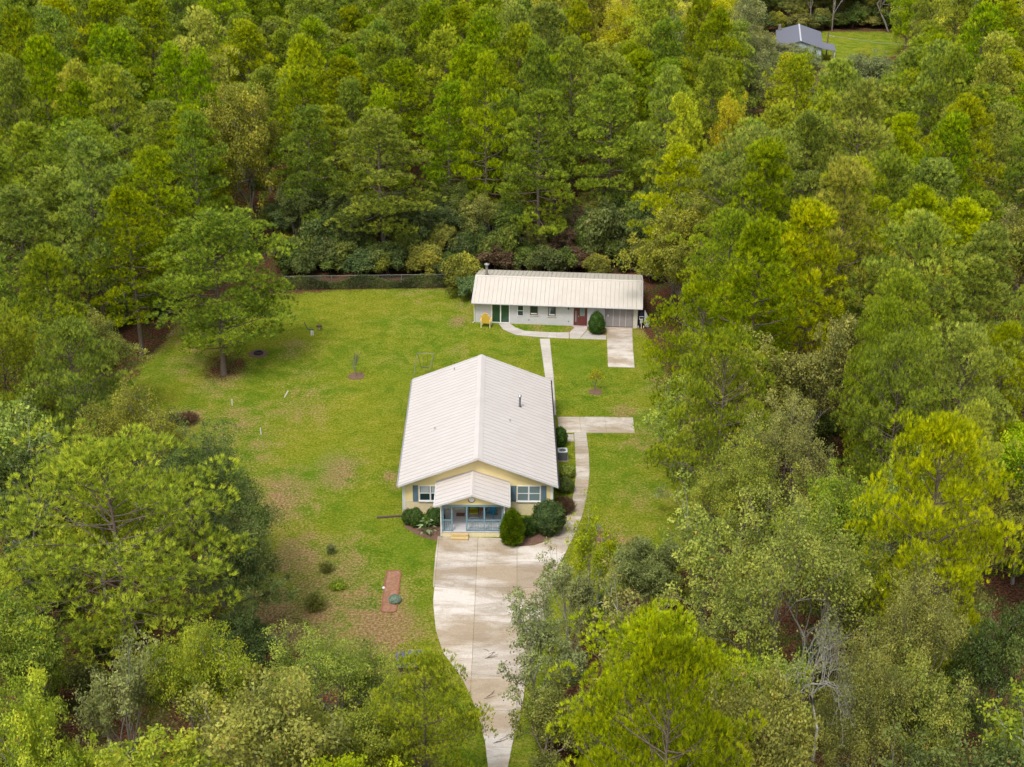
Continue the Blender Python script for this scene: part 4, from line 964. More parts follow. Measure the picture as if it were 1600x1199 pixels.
for x, y in cand:
    if y > 262 and not (x > 35 and y < 345): continue
    if inside(x, y, LAWN) or inside(x, y, NLAWN) or (y > 125 and inside(x, y - 7, LAWN)): continue
    if 125 < y < 156 and -6 < x < 17: continue
    zpx = zone(*shown(x, y, 14))
    r_ = rf.random()
    if zpx in ('br', 'bl'): pine = r_ < .12
    elif zpx == 'tr' and y > 205: pine = r_ < .15
    elif zpx == 'mr': pine = r_ < .85
    else: pine = r_ < .93
    if y > 255: pine = False
    h = rf.uniform(15.5, 23.5) if pine else (rf.uniform(11, 15) if y < 205 else rf.uniform(12, 17))
    rad = rf.uniform(3.7, 5.3) if pine else rf.uniform(3.6, 5.0)
    if any((x - a) ** 2 + (y - b2) ** 2 < (2.2 + .30 * (rad + rr)) ** 2 for a, b2, rr, hh in PLACED): continue
    bad = blocks(x, y, rad, h)
    if bad:   # shorter growth fits where a full tree would cover the clearing
        h = rf.uniform(6, 9); rad = rf.uniform(2.2, 3.0); pine = False
        if blocks(x, y, rad, h): continue
    tx, ty = shown(x, y, h)
    if ty > 1199 + 60 or (ty < -60 and shown(x, y, 0)[1] < -12) or tx < -110 or tx > 1710: continue
    PLACED.append((x, y, rad, h)); nfill += 1
    z = zone(*shown(x, y, h * .7))
    if pine:
        edge = 138 < y < 175 and -45 < x < 25
        key = 'edgepine%d' % rf.randrange(3) if edge else ('pine%d' % rf.randrange(6) if y > 105 else 'nearpine%d' % rf.randrange(3))
        mat = PY_ if (rf.random() < (.34 if z in ('mr', 'br') else .06)) else (PB if rf.random() < (.75 if z in ('mr', 'br', 'tr') else .4) else PN)
        plant('pine_tree', key, mat, x, y, h, rad, '%s %s pine %s' % (size_word(h, True), SHADE[mat], where(*shown(x, y, h * .7))), 'pine tree', 'pines ' + where(*shown(x, y, h * .7)), rng=rf)
    else:
        key = rf.choice(['broad0', 'broad1', 'broad2', 'broad3', 'broad4', 'oak0', 'oak1', 'fan0', 'thin0'])
        if h < 10: key = rf.choice(['fan0', 'fan1', 'broad1', 'broad3'])
        mats = ['leaf_olive', 'leaf_olive', 'leaf_dark', 'leaf_fresh', 'leaf_fresh']
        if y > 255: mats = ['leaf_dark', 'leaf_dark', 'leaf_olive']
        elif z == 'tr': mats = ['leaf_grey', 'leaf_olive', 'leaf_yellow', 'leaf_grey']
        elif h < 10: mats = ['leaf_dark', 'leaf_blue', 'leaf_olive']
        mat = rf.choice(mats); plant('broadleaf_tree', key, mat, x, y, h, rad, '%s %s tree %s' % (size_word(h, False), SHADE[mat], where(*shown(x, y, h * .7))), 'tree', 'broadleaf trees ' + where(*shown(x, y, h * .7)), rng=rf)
print('TREES', NTREE, 'fill', nfill)

# undergrowth at the edges of the woods
def bush_at(px, py, h, rad, mat, label, group=None, key=None, kind='shrub'):
    x, y = at(px, py)
    return plant(kind, key or 'bush%d' % rt.randrange(3), mat, x, y, h, rad, label, 'shrub', group, rng=rt)
G1, G2, G3 = 'undergrowth behind the fence and outbuilding', 'undergrowth at the left lawn edge', 'undergrowth at the right lawn edge'
SZ = lambda h: 'tall' if h > 3.4 else 'low' if h < 2.2 else 'middling'
for k in range(58):
    u = k / 57; px = 440 + 600 * u; py = 437 - rt.uniform(0, 26) + (8 if px > 1010 else 0)
    if 730 < px < 1010: py = 424 - rt.uniform(-4, 22) + (px - 740) * .03
    loc = ('behind the left end of the fence', 'behind the middle of the fence', 'behind the right end of the fence', 'behind the left half of the outbuilding', 'behind the right half of the outbuilding', 'right of the outbuilding')[0 if px < 540 else 1 if px < 640 else 2 if px < 735 else 3 if px < 870 else 4 if px < 1008 else 5]
    h = rt.uniform(1.8, 4.6); mt = rt.choice(['leaf_dark', 'leaf_dark', 'leaf_olive', 'leaf_dark', 'leaf_brown' if 720 < px < 1000 else 'leaf_olive'])
    bush_at(px, py, h, rt.uniform(1.3, 2.6), mt, '%s %s shrub at the wood edge %s' % (SZ(h), SHADE.get(mt, 'dry brown'), loc), 'undergrowth ' + loc)
rq = random.Random(31)
for k in range(60):
    px = 430 + 640 * (k + .5) / 60; py = 402 + rq.uniform(-16, 18)
    loc = ('behind the left part of the fence', 'behind the right part of the fence', 'behind the left half of the outbuilding', 'behind the right half of the outbuilding')[0 if px < 590 else 1 if px < 735 else 2 if px < 870 else 3]
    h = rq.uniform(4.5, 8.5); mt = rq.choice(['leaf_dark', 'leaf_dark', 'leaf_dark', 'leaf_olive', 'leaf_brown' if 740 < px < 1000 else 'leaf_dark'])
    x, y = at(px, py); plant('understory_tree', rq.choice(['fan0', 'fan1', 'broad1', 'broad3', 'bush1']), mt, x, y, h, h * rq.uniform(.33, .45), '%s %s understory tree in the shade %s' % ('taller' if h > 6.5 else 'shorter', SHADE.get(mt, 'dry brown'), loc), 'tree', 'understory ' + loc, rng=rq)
for k in range(22):
    px = 1190 + 240 * (k + .5) / 22; x, y = at(px, 40 - rq.uniform(0, 8)); h = rq.uniform(4, 8)
    plant('understory_tree', rq.choice(['fan0', 'broad1', 'broad3', 'oak0']), rq.choice(['leaf_dark', 'leaf_olive']), x, y, h, h * .5, 'dark understory tree behind the distant lawn and house', 'tree', 'understory behind the distant lawn', rng=rq)
for k in range(16):
    bush_at(1195 + k * 15, 52 - (k > 5) * 6 - rt.uniform(0, 6), rt.uniform(2, 4.5), rt.uniform(2, 3.4), rt.choice(['leaf_dark', 'leaf_olive', 'leaf_dark']), 'dark shrub at the foot of the trees behind the distant lawn', 'undergrowth behind the distant lawn')
for k in range(34):
    u = k / 33; px = 20 + 230 * u + rt.uniform(-25, 25); py = 560 - 85 * u + rt.uniform(-18, 14)
    if inside(*at(px, py), LAWN): continue
    bush_at(px, py, rt.uniform(1.4, 3.4), rt.uniform(1.3, 2.4), rt.choice(['leaf_dark', 'leaf_blue', 'leaf_olive', 'leaf_fresh']), 'undergrowth shrub in the dark wood beside the left lawn corner', G2)
for k in range(22):
    u = k / 21; px = 1040 + 55 * math.sin(u * 2.4) + rt.uniform(0, 60); py = 500 + 330 * u + rt.uniform(-10, 10)
    if inside(*at(px, py), LAWN): continue
    bush_at(px, py, rt.uniform(1.0, 2.6), rt.uniform(1.0, 1.9), rt.choice(['leaf_dark', 'leaf_olive', 'leaf_fresh']), 'low shrub under the trees along the right lawn edge', G3)
for k in range(260):
    x = rt.uniform(-42, 42); y = rt.uniform(56, 128)
    if inside(x, y, LAWN) or min((x - a) ** 2 + (y - b2) ** 2 for a, b2 in LAWN) < 4: continue
    px, py = shown(x, y, 1)
    if px < -40 or px > 1640 or py > 1230: continue
    h = rt.uniform(1.5, 3.6); r = rt.uniform(1.2, 2.2)
    if blocks(x, y, r, h): continue
    plant('shrub', 'bush%d' % rt.randrange(3), rt.choice(['leaf_dark', 'leaf_olive', 'leaf_fresh']), x, y, h, r, 'undergrowth shrub on the floor of the wood, ' + where(px, py).split(', ')[1], 'shrub', 'undergrowth of the near woods', rng=rt)
bush_at(722, 462, 4.6, 2.3, 'leaf_olive', 'tall olive green bush against the left end of the outbuilding', key='bush1')
bush_at(735, 470, 3.0, 1.5, 'leaf_blue', 'low bluish bush at the corner between fence and outbuilding', key='bush0')

# ------------------------------------------------------------------ fence with vines
A, B_ = Vector((*at(446, 453), 0)), Vector((*at(736, 449), 0))
FN = empty('chain_link_fence', A, math.atan2((B_ - A).y, (B_ - A).x), 'grey chain link fence overgrown with vines along the back of the lawn', 'fence')
FL = (B_ - A).length; nP = 8
for k in range(nP + 1):
    if k == 0: p0 = MB().tube([(0, 0, 0), (0, 0, 1.65)], .03, 7).obj('post', 'galvanized', FN)
    else:
        c3 = p0.copy(); COL.objects.link(c3); c3.parent = FN; c3.location.x = FL * k / nP
MB().tube([(0, 0, 1.6), (FL, 0, 1.6)], .022, 6).obj('top_rail', 'galvanized', FN)
mb = MB(); x = -1.5
while x < FL:
    for sg in (1, -1):
        xa, xb = (x, x + 1.5) if sg > 0 else (x + 1.5, x)
        za, zb = .05, 1.57
        if 0 <= x and x + 1.5 <= FL: mb.add([(xa - .004, .01 * sg, za), (xa + .004, .01 * sg, za), (xb + .004, .01 * sg, zb), (xb - .004, .01 * sg, zb)], [(0, 1, 2, 3)])
    x += .11
o = mb.obj('wire_mesh', 'galvanized', FN); o['kind'] = 'stuff'
rng = np.random.default_rng(3); n = 17000
u = rng.uniform(0, FL, n); z = rng.beta(1.6, 1.3, n) * 1.75 * (.75 + .25 * np.sin(u * .9)); pos = np.stack([u, rng.normal(0, .09, n), z], 1)
V, Fc, T_ = leaves(rng, pos, unit(rng.normal(0, 1, (n, 3)) + [0, -.6, .5]), np.clip(.35 + .3 * np.sin(u * 1.3) + rng.normal(0, .15, n), 0, .9), .085)
vm = np_mesh('vine', V, Fc, 'leaf_dark', T_); vo = bpy.data.objects.new('vine', vm); COL.objects.link(vo); vo.location = A; vo.rotation_euler = FN.rotation_euler
tag(vo, 'dark green vine leaves covering the chain link fence', 'vine', kind='stuff')
n = 3600; u = rng.uniform(0, FL, n); pos = np.stack([u, rng.normal(.0, .14, n), rng.uniform(0, 1.3, n)], 1)
V, Fc, T_ = leaves(rng, pos, unit(rng.normal(0, 1, (n, 3)) + [0, -.6, .5]), rng.uniform(0, .85, n), .075, .25)
vm = np_mesh('dry_vine', V, Fc, 'leaf_brown', T_); vo = bpy.data.objects.new('dry_vine', vm); COL.objects.link(vo); vo.location = A; vo.rotation_euler = FN.rotation_euler
tag(vo, 'brown dry vines and twigs hanging in the chain link fence', 'vine', kind='stuff')

# ------------------------------------------------------------------ foundation planting
def ball_shrub(name, px, py, h, rad, mat, label, leaf=.05, n=9000, shape=(1, 1), cone=0.0, group=None, xy=None, needle=False, wispy=False):
    rng = np.random.default_rng(int(px * 7 + py)); D = unit(rng.normal(0, 1, (n, 3)))
    zt = D[:, 2]; rr = rng.uniform(.80, 1.02, n) * (1 + .07 * np.sin(D[:, 0] * 9 + py) * np.sin(D[:, 1] * 8) + .05 * np.sin(D[:, 2] * 11 + px)); rr += np.where(rng.random(n) > .88, rng.uniform(0, .16, n), 0)
    if wispy: rr *= rng.uniform(.15, 1.2, n) ** .7
    P_ = D * rr[:, None]; P_[:, 2] = (P_[:, 2] + 1) / 2
    sh = 1 - cone * P_[:, 2:3] ** 1.2; P_[:, :2] *= rad * sh; P_[:, 2] *= h; P_[:, 2] = np.maximum(P_[:, 2], .03)
    x, y = xy or at(px, py); e = empty(name, (x, y, 0), 0, label, 'shrub', group)
    tone = np.clip(.45 + .2 * np.sin(D[:, 0] * 7) * np.sin(D[:, 2] * 6 + 1) + rng.normal(0, .15, n), .03, .9)
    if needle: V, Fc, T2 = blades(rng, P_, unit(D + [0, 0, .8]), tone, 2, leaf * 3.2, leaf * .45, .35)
    else: V, Fc, T2 = leaves(rng, P_, unit(D + rng.normal(0, .55, (n, 3)) + [0, 0, .3]), tone, leaf)
    o = bpy.data.objects.new('foliage', np_mesh('foliage', V, Fc, mat, T2)); COL.objects.link(o); o.parent = e
    # inner twigs and a dense dark heart of leaves
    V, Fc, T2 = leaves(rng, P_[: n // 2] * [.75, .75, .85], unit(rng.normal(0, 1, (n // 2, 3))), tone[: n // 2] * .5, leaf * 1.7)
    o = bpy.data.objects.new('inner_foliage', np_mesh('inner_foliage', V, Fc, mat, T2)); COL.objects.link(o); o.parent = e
    paths = []
    for k in range(9):
        t = k * .7; paths.append((np.array([[0, 0, 0], [.2 * rad * math.cos(t), .2 * rad * math.sin(t), h * .4], [.55 * rad * math.cos(t), .55 * rad * math.sin(t), h * .75]]), np.array([.03, .02, .01])))
    o = bpy.data.objects.new('stem', tubes_mesh('stem', paths, 'bark_grey')); COL.objects.link(o); o.parent = e
    return e
GF = 'clipped shrubs planted round the house'
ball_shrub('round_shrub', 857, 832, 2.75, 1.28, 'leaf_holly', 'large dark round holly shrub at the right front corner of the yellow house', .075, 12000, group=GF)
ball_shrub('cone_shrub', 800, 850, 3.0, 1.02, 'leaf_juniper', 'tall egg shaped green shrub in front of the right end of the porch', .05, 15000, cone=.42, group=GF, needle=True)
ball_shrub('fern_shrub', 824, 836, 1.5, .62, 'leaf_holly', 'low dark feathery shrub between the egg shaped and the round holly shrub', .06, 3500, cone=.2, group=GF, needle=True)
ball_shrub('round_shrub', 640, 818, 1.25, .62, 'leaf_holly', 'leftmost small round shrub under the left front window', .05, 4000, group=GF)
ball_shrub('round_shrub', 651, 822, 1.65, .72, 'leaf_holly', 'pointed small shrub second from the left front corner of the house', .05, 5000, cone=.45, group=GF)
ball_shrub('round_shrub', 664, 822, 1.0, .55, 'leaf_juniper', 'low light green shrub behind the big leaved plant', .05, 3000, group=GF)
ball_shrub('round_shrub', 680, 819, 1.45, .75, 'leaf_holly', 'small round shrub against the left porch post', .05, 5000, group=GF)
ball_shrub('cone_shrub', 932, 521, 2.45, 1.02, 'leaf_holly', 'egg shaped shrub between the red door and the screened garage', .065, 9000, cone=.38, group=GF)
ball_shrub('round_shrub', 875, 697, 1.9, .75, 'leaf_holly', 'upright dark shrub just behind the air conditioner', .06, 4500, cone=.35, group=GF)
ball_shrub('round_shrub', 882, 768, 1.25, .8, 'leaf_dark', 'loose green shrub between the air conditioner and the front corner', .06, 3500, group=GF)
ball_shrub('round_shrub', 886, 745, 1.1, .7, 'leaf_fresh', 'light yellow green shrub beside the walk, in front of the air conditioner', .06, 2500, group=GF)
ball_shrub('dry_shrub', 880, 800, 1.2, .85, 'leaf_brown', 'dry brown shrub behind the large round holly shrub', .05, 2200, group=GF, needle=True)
GL = 'small shrubs on the worn lower lawn'
ball_shrub('lawn_shrub', 493, 952, 1.35, .82, 'leaf_olive', 'largest wispy shrub on the worn lower lawn', .05, 1700, group=GL, needle=True, cone=.1, wispy=True)
ball_shrub('lawn_shrub', 510, 893, .8, .55, 'leaf_olive', 'small dark tuft shrub above the largest lawn shrub', .05, 800, group=GL, needle=True, wispy=True)
ball_shrub('lawn_shrub', 518, 866, .9, .38, 'leaf_grey', 'thin grey twiggy shrub furthest up the worn lower lawn', .045, 420, group=GL, needle=True, wispy=True)
ball_shrub('lawn_shrub', 528, 919, .55, .75, 'leaf_fresh', 'low light green mound shrub right of the lawn shrubs', .05, 1100, group=GL, wispy=True)
ball_shrub('succulent', 617, 941, .5, .46, 'leaf_silver', 'pale blue green rounded plant in the brick edged bed', .06, 1500)
# big leaved plant
EP = empty('elephant_ear_plant', (*at(667, 836), 0), 0, 'big leaved pale green plant in front of the small round shrubs', 'plant')
re_ = random.Random(8); mb = MB()
for k in range(15):
    a = k * 2.4; l = re_.uniform(.5, 1.25) if k > 2 else 1.6; r = re_.uniform(.25, .75) if k > 2 else .35; w = re_.uniform(.10, .2)
    c_ = Vector((math.cos(a) * r, math.sin(a) * r, l * .85)); dr = Vector((math.cos(a), math.sin(a), -.35)).normalized(); sd2 = Vector((-math.sin(a), math.cos(a), 0))
    mb.tube([(0, 0, 0), tuple(c_ * .6 + Vector((0, 0, .1))), tuple(c_)], .012, 4, False)
    lf = MB(); lf.add([tuple(c_ - dr * w * .8), tuple(c_ + sd2 * w + Vector((0, 0, .03))), tuple(c_ + dr * w * 2.1), tuple(c_ - sd2 * w + Vector((0, 0, .03))), tuple(c_ + dr * w * .5 - Vector((0, 0, .03)))], [(0, 1, 4), (1, 2, 4), (2, 3, 4), (3, 0, 4)])
    lo = lf.obj('leaf', 'leaf_pale', EP); a2 = lo.data.attributes.new('tone', 'FLOAT', 'POINT'); a2.data.foreach_set('value', [re_.uniform(.1, .85)] * 5)
mb.obj('stem', 'leaf_pale', EP)

# ------------------------------------------------------------------ beds and edging
def sheet(name, px_pts, z, mat, label, kind='structure', world_pts=None):
    pts = world_pts or [at(*p) for p in px_pts]; n = len(pts)
    a = sum(pts[i - 1][0] * pts[i][1] - pts[i][0] * pts[i - 1][1] for i in range(n))
    if a < 0: pts = pts[::-1]
    mb = MB(); mb.add([(x, y, z) for x, y in pts] + [(x, y, -.04) for x, y in pts], [tuple(range(n))] + [(i + n, (i + 1) % n + n, (i + 1) % n, i) for i in range(n)])
    return tag(mb.obj(name, mat, None), label, kind=kind)
sheet('mulch_bed', [(792, 840), (789, 852), (800, 855), (835, 852), (857, 844), (874, 827), (888, 800), (892, 775), (870, 785), (868, 815), (850, 828), (820, 830)], .012, 'mulch', 'brown mulch bed round the shrubs at the right front corner')
sheet('mulch_bed', [(630, 800), (633, 825), (655, 838), (680, 845), (691, 838), (691, 806)], .012, 'mulch', 'brown mulch bed under the shrubs left of the porch')
sheet('mulch_bed', [(915, 509), (926, 522), (946, 524), (946, 513)], .012, 'mulch', 'brown mulch bed under the shrub between red door and garage')
def mulch_ring(px, py, r, label):
    x, y = at(px, py); rr = random.Random(px); pts = [(x + r * rr.uniform(.85, 1.12) * math.cos(t), y + r * rr.uniform(.85, 1.12) * math.sin(t)) for t in [2 * math.pi * k / 14 for k in range(14)]]
    return sheet('mulch_ring', None, .02, 'mulch', label, world_pts=pts)
mulch_ring(557, 588, .85, 'round mulch ring at the foot of the bare sapling')
mulch_ring(930, 613, .65, 'reddish mulch ring at the foot of the yellow sapling')
mulch_ring(404, 553, 1.1, 'dark bare ring in the grass right of the lone pine')
mulch_ring(941, 839, .75, 'mulch patch at the foot of the small sapling right of the walk')
BP = ball_shrub('brush_pile', 290, 660, .7, 1.15, 'leaf_brown', 'brown brush pile at the lawn edge above the dark oak', .07, 1800, needle=True, wispy=True)
BP['category'] = 'brush pile'
TR = box('landscape_timber', 'dark_wood', None, 0, 2.35, -.08, .08, 0, .14, bevel=.015); TR.location = (*at(589, 810), 0); TR.rotation_euler = (0, 0, R(9)); tag(TR, 'dark landscape timber lying on the grass at the left front corner of the house', 'timber')
# brick edged bed
bx0, by0 = at(595, 957); bx1, by1 = at(627, 893)
BB = empty('brick_edged_bed', ((bx0 + bx1) / 2, (by0 + by1) / 2, 0), R(0.5), 'rectangular reddish planting bed edged with old bricks on the lower lawn', 'planting bed')
w2, l2 = (bx1 - bx0) / 2, (by1 - by0) / 2
cr = .16
pts = [(-w2 + cr, -l2), (w2 - cr, -l2), (w2, -l2 + cr), (w2, l2 - cr), (w2 - cr, l2), (-w2 + cr, l2), (-w2, l2 - cr), (-w2, -l2 + cr)]
mb = MB(); mb.add([(x, y, .05) for x, y in pts] + [(x, y, -.03) for x, y in pts], [tuple(range(8))] + [(i + 8, (i + 1) % 8 + 8, (i + 1) % 8, i) for i in range(8)]); mb.obj('soil', 'clay_soil', BB)
b0 = None; rb = random.Random(4)
for i in range(8):
    a, c3 = Vector(pts[i]), Vector(pts[(i + 1) % 8]); n = max(1, round((c3 - a).length / .23))
    for k in range(n):
        q = a.lerp(c3, (k + .5) / n)
        if b0 is None: b0 = box('brick', 'brick_red', BB, -.105, .105, -.05, .05, 0, .085, bevel=.006); o = b0
        else: o = b0.copy(); COL.objects.link(o); o.parent = BB
        o.location = (q.x, q.y, rb.uniform(-.01, .012)); o.rotation_euler = (rb.gauss(0, .04), rb.gauss(0, .04), math.atan2(c3.y - a.y, c3.x - a.x) + rb.gauss(0, .05))
st = MB().lathe([(.05, 0), (.12, .03), (.12, .1), (.05, .17)], 0, 0, 9).obj('stone', 'white_paint', None, smooth=True); st.location = (*at(599.5, 921), .05); tag(st, 'small white stone in the brick edged bed', 'stone')

# ------------------------------------------------------------------ lawn things
def stake(px, py, h, tilt, label):
    o = MB().tube([(0, 0, -.05), (math.sin(tilt) * h, 0, math.cos(tilt) * h)], .045, 8).obj('marker_pipe', 'white_paint', None); o.location = (*at(px, py), 0); tag(o, label, 'pipe', 'white pipes standing in the lawn')
stake(444, 621, .78, .55, 'white pipe in the lawn that leans to the right')
stake(363, 634, .66, .0, 'upright white pipe furthest left of the bare lawn, below the lone pine')
stake(408, 679, .66, -.05, 'upright white pipe nearest the camera, beside the dark oak')
stake(211, 625, .5, .0, 'short white pipe by the left wood edge')
# bare sapling, yellow sapling, small sapling
def sapling(px, py, h, rad, key, mat, label):
    x, y = at(px, py); return plant('sapling', key, mat, x, y, h, rad, label, 'sapling', rng=rt)
proto('twig', make_broad(201, 3, .6, 4, .05, 2, .2, fork=.35, spread=.35, up=.5, bare=.6), 3, .7)
proto('wisp', make_broad(202, 2.5, 1.0, 4, .07, 4, .25, fork=.3, spread=.5, up=.3, bare=.2), 2.5, 1.1)
sapling(557, 588, 2.9, .7, 'twig', 'leaf_grey', 'bare young sapling in a mulch ring on the back lawn')
sapling(930, 612, 2.6, 1.0, 'wisp', 'leaf_yellow', 'thin yellow leaved sapling on the grass right of the back walk')
sapling(932, 837, 1.2, .5, 'wisp', 'leaf_silver', 'tiny silvery sapling right of the curved walk')
# swing frame
SW = empty('swing_frame', (0, 0, 0), 0, 'thin metal swing frame behind the left rear corner of the yellow house', 'swing frame')
p1 = Vector((*at(646, 589), 0)); p2 = Vector((*at(668, 589), 0)); hh = 2.1
q1 = p1 + Vector((.35, .9, hh)); q2 = q1 + Vector((1.65, 0, 0)); 
MB().tube([q1, q2], .028).obj('top_bar', 'galvanized', SW)
for a, c3 in ((p1, q1), (p1 + Vector((.7, 1.8, 0)), q1), (p2 + Vector((-.1, 0, 0)), q2), (p2 + Vector((.3, 1.8, 0)), q2)): MB().tube([a, c3], .024).obj('leg', 'galvanized', SW)
for t in (.35, .62): MB().tube([q1.lerp(q2, t), q1.lerp(q2, t) - Vector((0, 0, 1.5))], .010, 4).obj('chain', 'dark_metal', SW)
box('seat', 'dark_wood', SW, q1.x + .5, q1.x + 1.1, q1.y - .1, q1.y + .1, .58, .61)
# two little yard ornaments, fallen sticks, ring stones
YO = empty('garden_post', (*at(488, 524), 0), 0, 'white forked garden ornament with dark top on the back lawn', 'ornament')
MB().tube([(-.1, 0, 0), (-.08, 0, .55)], .075).obj('leg', 'white_paint', YO); MB().tube([(.1, 0, 0), (.06, .05, .6)], .06).obj('leg', 'white_paint', YO)
MB().tube([(-.45, .05, .62), (-.1, .05, .56), (.15, .05, .60)], [.04, .09, .07]).obj('body', 'dark_metal', YO); MB().tube([(-.40, .05, .62), (-.62, .08, 1.0), (-.78, .1, 1.45)], [.045, .035, .03]).obj('neck', 'dark_metal', YO)
YO2 = empty('garden_mushroom', (*at(499, 515), 0), 0, 'small brown topped cream garden ornament beside the white forked one', 'ornament')
MB().lathe([(.09, 0), (.07, .35)], 0, 0, 9).obj('stem', 'cream_paint', YO2); MB().lathe([(.08, .34), (.30, .36), (.26, .48), (.08, .56)], 0, 0, 12).obj('cap', 'brown_trim', YO2, smooth=True)
TY = MB(); n = 16; 
TY.tube([(.38 * math.cos(t), .38 * math.sin(t), .1) for t in [2 * math.pi * k / n for k in range(n + 1)]], .1, 8, False); o = TY.obj('tyre', 'rubber', None, smooth=True); o.location = (*at(404, 553), 0.02); tag(o, 'old dark tyre in the bare ring right of the lone pine', 'tyre')
def sticks(px, py, label, n=3, L_=1.0, mat='dark_wood', seed=1):
    r = random.Random(seed); e = empty('fallen_branch', (*at(px, py), .04), r.uniform(0, 3), label, 'branch')
    for k in range(n):
        a = r.uniform(-.6, .6); x0 = r.uniform(-.3, .3); MB().tube([(x0, 0, .03), (x0 + L_ * .5 * math.cos(a), L_ * .5 * math.sin(a), .06), (x0 + L_ * math.cos(a + .2), L_ * math.sin(a + .2), .03)], [.016, .012, .007], 5).obj('twig', mat, e)
sticks(758, 1030, 'fallen twigs on the driveway nearest the house', 3, .9, seed=1)
sticks(768, 1020, 'small fallen twig on the driveway, right of the other twigs', 2, .5, seed=2)
sticks(762, 1090, 'fallen pine twigs on the narrow part of the driveway', 3, .8, seed=3)
sticks(776, 1160, 'scattered twigs on the driveway at the bottom edge', 3, .9, seed=4)
sticks(310, 548, 'pale broken branch lying in the grass left of the pine trunk', 2, 1.1, 'bark_pale', 5)
# grey sheet roofed box at the bottom of the lawn
BX = empty('storage_box', (*at(645, 1040), 0), R(6), 'low storage box with a slate grey lid behind the young pine', 'box')
box('body', 'dark_wood', BX, -1.0, 1.0, -.7, .7, 0, .5); MB().box(-1.12, 1.12, -.85, .85, .503, .56, Matrix.Rotation(R(3), 4, 'X')).obj('lid', 'slate_sheet', BX)

# ------------------------------------------------------------------ behind the left trees: rusty shed, red car, red wheelbarrow
SH = empty('rusty_shed', (*at(112, 496), 0), R(-12), 'peeling white shed with a rusty roof under the dark trees at the left', 'shed')
box('wall', 'peeling_white', SH, -1.3, 1.3, -1.0, 1.0, 0, 1.9); MB().prism([(-1.5, 1.9), (1.5, 1.9), (1.45, 2.02), (0, 2.6), (-1.45, 2.02)], 1, -1.2, 1.2).obj('roof', 'rust', SH)
box('door', 'rubber', SH, -.95, -.1, -1.03, -1.002, .05, 1.5); box('window', 'glass_dark', SH, .75, 1.05, -1.03, -1.002, .9, 1.5)
CR = empty('parked_car', (*at(-12, 500), 0), R(62), 'red car cut by the left edge of the picture', 'car')
MB().prism([(-2.1, .35), (2.1, .35), (2.15, .75), (1.5, .92), (-1.7, .95), (-2.15, .8)], 1, -.85, .85).obj('body', 'red_paint', CR, bevel=.06)
MB().prism([(-1.5, .95), (1.0, .93), (.45, 1.4), (-.9, 1.42)], 1, -.74, .74).obj('cabin', 'glass_car', CR, bevel=.05)
MB().prism([(-.88, 1.40), (.42, 1.40), (.40, 1.45), (-.86, 1.46)], 1, -.70, .70).obj('roof', 'red_paint', CR)
for x in (-1.35, 1.35):
    for s2 in (-1, 1):
        w_ = MB().tube([(x, s2 * .70, .33), (x, s2 * .87, .33)], .33, 16).obj('wheel', 'rubber', CR); MB().tube([(x, s2 * .871, .33), (x, s2 * .885, .33)], .19, 12).obj('rim', 'steel', w_)
for s2 in (-1, 1): box('headlight', 'white_paint', CR, 2.08, 2.17, s2 * .6 - .15, s2 * .6 + .15, .58, .72)
RB = empty('wheelbarrow', (*at(105, 520), 0), R(30), 'rusty red wheelbarrow tipped among the left thicket', 'wheelbarrow')
MB().prism([(-.5, .3), (.4, .3), (.7, .7), (-.6, .62)], 1, -.35, .35).obj('tray', 'red_paint', RB); MB().tube([(.75, -.05, .2), (.75, .05, .2)], .2, 14).obj('wheel', 'rubber', RB)
for s2 in (-1, 1): MB().tube([(.75, s2 * .1, .2), (-1.1, s2 * .32, .55)], .025).obj('handle', 'dark_wood', RB)

# ------------------------------------------------------------------ distant house and lawn things
NH = empty('distant_house', (54.9, 277.2, 0), R(-8.9), 'distant pale blue house with a grey shingle roof beyond the woods', 'house')
gable_body(-3.95, 3.95, -7.9, 7.9, 0, 2.62, 0, 3.78).obj('wall', 'siding_pale_blue', NH)
for sx in (-1, 1):
    q = [(0, 3.98), (sx * 4.4, 2.62), (sx * 4.4, 2.50), (0, 3.86)]; MB().prism(q if sx > 0 else q[::-1], 1, -8.3, 8.3).obj('roof', 'shingle_grey', NH)
MB().box(-.14, .14, -8.32, 8.32, 3.95, 4.02).obj('ridge_cap', 'ac_top', NH)
for x in (-2.6, 0.4, 2.6): w_ = box('window', 'white_paint', NH, x - .5, x + .5, -7.95, -7.902, .9, 2.1); box('pane', 'glass_dark', w_, x - .42, x + .42, -7.97, -7.952, .98, 2.02)
for y in (-5, 0, 4.5): w_ = box('window', 'white_paint', NH, -4.0, -3.952, y - .55, y + .55, .9, 2.1); box('pane', 'glass_dark', w_, -4.02, -4.002, y - .47, y + .47, .98, 2.02)
MB().box(-4.0, -3.5, 6.6, 7.2, 2.7, 4.0).obj('chimney', 'galvanized', NH)
MB().prism([(4.42, 2.5), (4.42, 2.6), (6.6, 2.3), (6.6, 2.2)], 1, -7.9, -2).obj('porch_roof', 'shingle_grey', NH)
for y in (-7.6, -5, -2.3): box('post', 'white_paint', NH, 6.4, 6.5, y - .05, y + .05, 0, 2.2)
ux, uy = at(1291, 86)
UP = empty('utility_pole', (ux, uy, 0), 0, 'wooden utility pole beside the distant house', 'pole')
MB().tube([(0, 0, 0), (0, 0, 4.4)], [.16, .12], 8).obj('pole', 'pole_wood', UP)
MB().tube([(0, 0, 3.7), (1.2, 0, 3.5)], .06, 6).obj('lamp_arm', 'white_paint', UP)
wp = [(ux, uy, 3.7), (ux + 9, uy - 3, 3.0), (ux + 20, uy - 6, 2.9), (ux + 34, uy - 10, 3.6)]
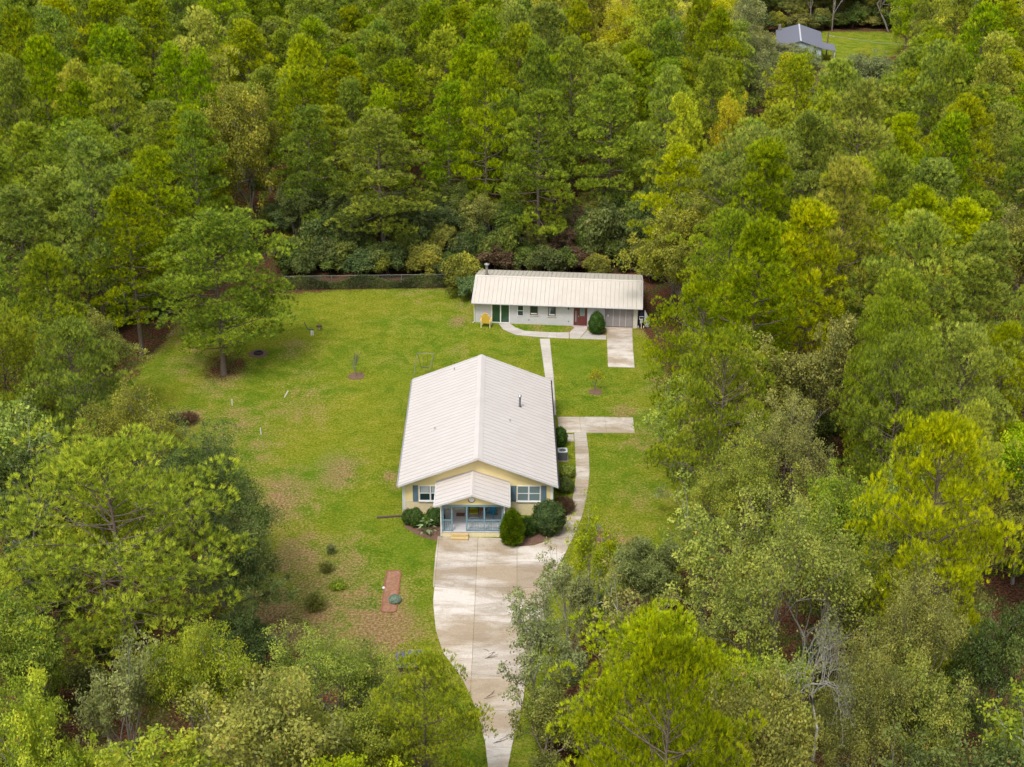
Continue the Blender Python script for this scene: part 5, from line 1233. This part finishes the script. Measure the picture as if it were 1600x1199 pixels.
o = MB().tube(wp, .03, 4).obj('power_line', 'galvanized', None); tag(o, 'thin power line running right from the utility pole over the distant lawn', 'cable')
vx, vy = at(1195, 82)
CV = empty('parked_car', (vx, vy, 0), R(20), 'white car parked left of the distant house', 'car')
MB().prism([(-2.0, .3), (2.0, .3), (2.1, .8), (1.3, .95), (-1.8, .98), (-2.05, .8)], 1, -.85, .85).obj('body', 'white_paint', CV, bevel=.05)
MB().prism([(-1.5, .98), (.9, .95), (.4, 1.4), (-1.1, 1.42)], 1, -.72, .72).obj('cabin', 'glass_car', CV); MB().prism([(-1.08, 1.41), (.38, 1.41), (.36, 1.46), (-1.06, 1.47)], 1, -.7, .7).obj('roof', 'white_paint', CV)
for x in (-1.25, 1.25):
    for s2 in (-1, 1): MB().tube([(x, s2 * .7, .3), (x, s2 * .87, .3)], .3, 12).obj('wheel', 'rubber', CV)

# ------------------------------------------------------------------ grass tufts, weeds and needle litter on the lawn
rng = np.random.default_rng(9); n = 120000
gxs = rng.uniform(-46, 24, n); gys = rng.uniform(66, 158, n); sd2 = sdist(gxs, gys, LAWN)
ok = sd2 > -.6
def in_world_poly(xa, ya, poly): return sdist(xa, ya, poly) > -.02
hc, hs_ = math.cos(R(.5)), math.sin(R(.5))
lxh = (gxs + 2.62) * hc + (gys - 98.7) * hs_; lyh = -(gxs + 2.62) * hs_ + (gys - 98.7) * hc
ok &= ~((lxh > -6.05) & (lxh < 6.0) & (lyh > .55) & (lyh < 19.5)) & ~((lxh > -2.9) & (lxh < 2.1) & (lyh > -3.0) & (lyh < .7))
lxo = (gxs + 4.3) * math.cos(OBr) + (gys - 139.12) * math.sin(OBr); lyo = -(gxs + 4.3) * math.sin(OBr) + (gys - 139.12) * math.cos(OBr)
ok &= ~((lxo > .2) & (lxo < 17.6) & (lyo > .5))
for poly in (DRV, W((860, 845), (876, 828), (890, 800), (899, 765), (902, 730), (899, 690), (871, 690), (871, 652), (860, 650), (843, 530), (805, 523.5), (786, 515), (779, 505), (796, 505), (820, 517.5), (889, 520), (898, 508), (917, 508), (927, 523), (948, 513), (988, 513), (992, 575), (950, 574), (948, 531), (860, 530), (869, 649), (991, 652), (992, 677), (916, 678), (920, 725), (919, 762), (913, 796), (902, 826), (886, 857)),
             [(BB.location.x + x, BB.location.y + y) for x, y in pts[:0]] or W((594, 958), (628, 958), (627, 892), (596, 892)),
             W((792, 840), (789, 852), (800, 855), (835, 852), (857, 844), (874, 827), (888, 800), (892, 775), (870, 785))):
    ok &= ~in_world_poly(gxs, gys, poly)
wn_ = np.zeros(n)
for px, py, rp, s_ in WORN:
    cx, cy = at(px, py); r = rp / 17.0; wn_ = np.maximum(wn_, s_ * np.exp(-(((gxs - cx) / r) ** 2 + ((gys - cy) / (r * 1.7)) ** 2)))
ok &= rng.random(n) > wn_ * 1.1 + .25 * (np.sin(gxs * .5 + 2) * np.sin(gys * .33) > .2)
gxs, gys = gxs[ok], gys[ok]; n = len(gxs)
pos = np.stack([gxs, gys, np.zeros(n)], 1)
tone = np.clip(.42 + .22 * np.sin(gxs * .45 + 1.3 * np.sin(gys * .21)) * np.cos(gys * .31) + rng.normal(0, .16, n), .02, .95)
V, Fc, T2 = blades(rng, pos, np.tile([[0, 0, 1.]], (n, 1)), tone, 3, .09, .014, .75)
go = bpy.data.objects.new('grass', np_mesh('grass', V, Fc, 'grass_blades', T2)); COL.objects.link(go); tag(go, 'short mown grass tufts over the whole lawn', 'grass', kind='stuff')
tri = sum(len(m_.polygons) for m_ in bpy.data.meshes); print('POLYS', tri, 'objects', len(bpy.data.objects))
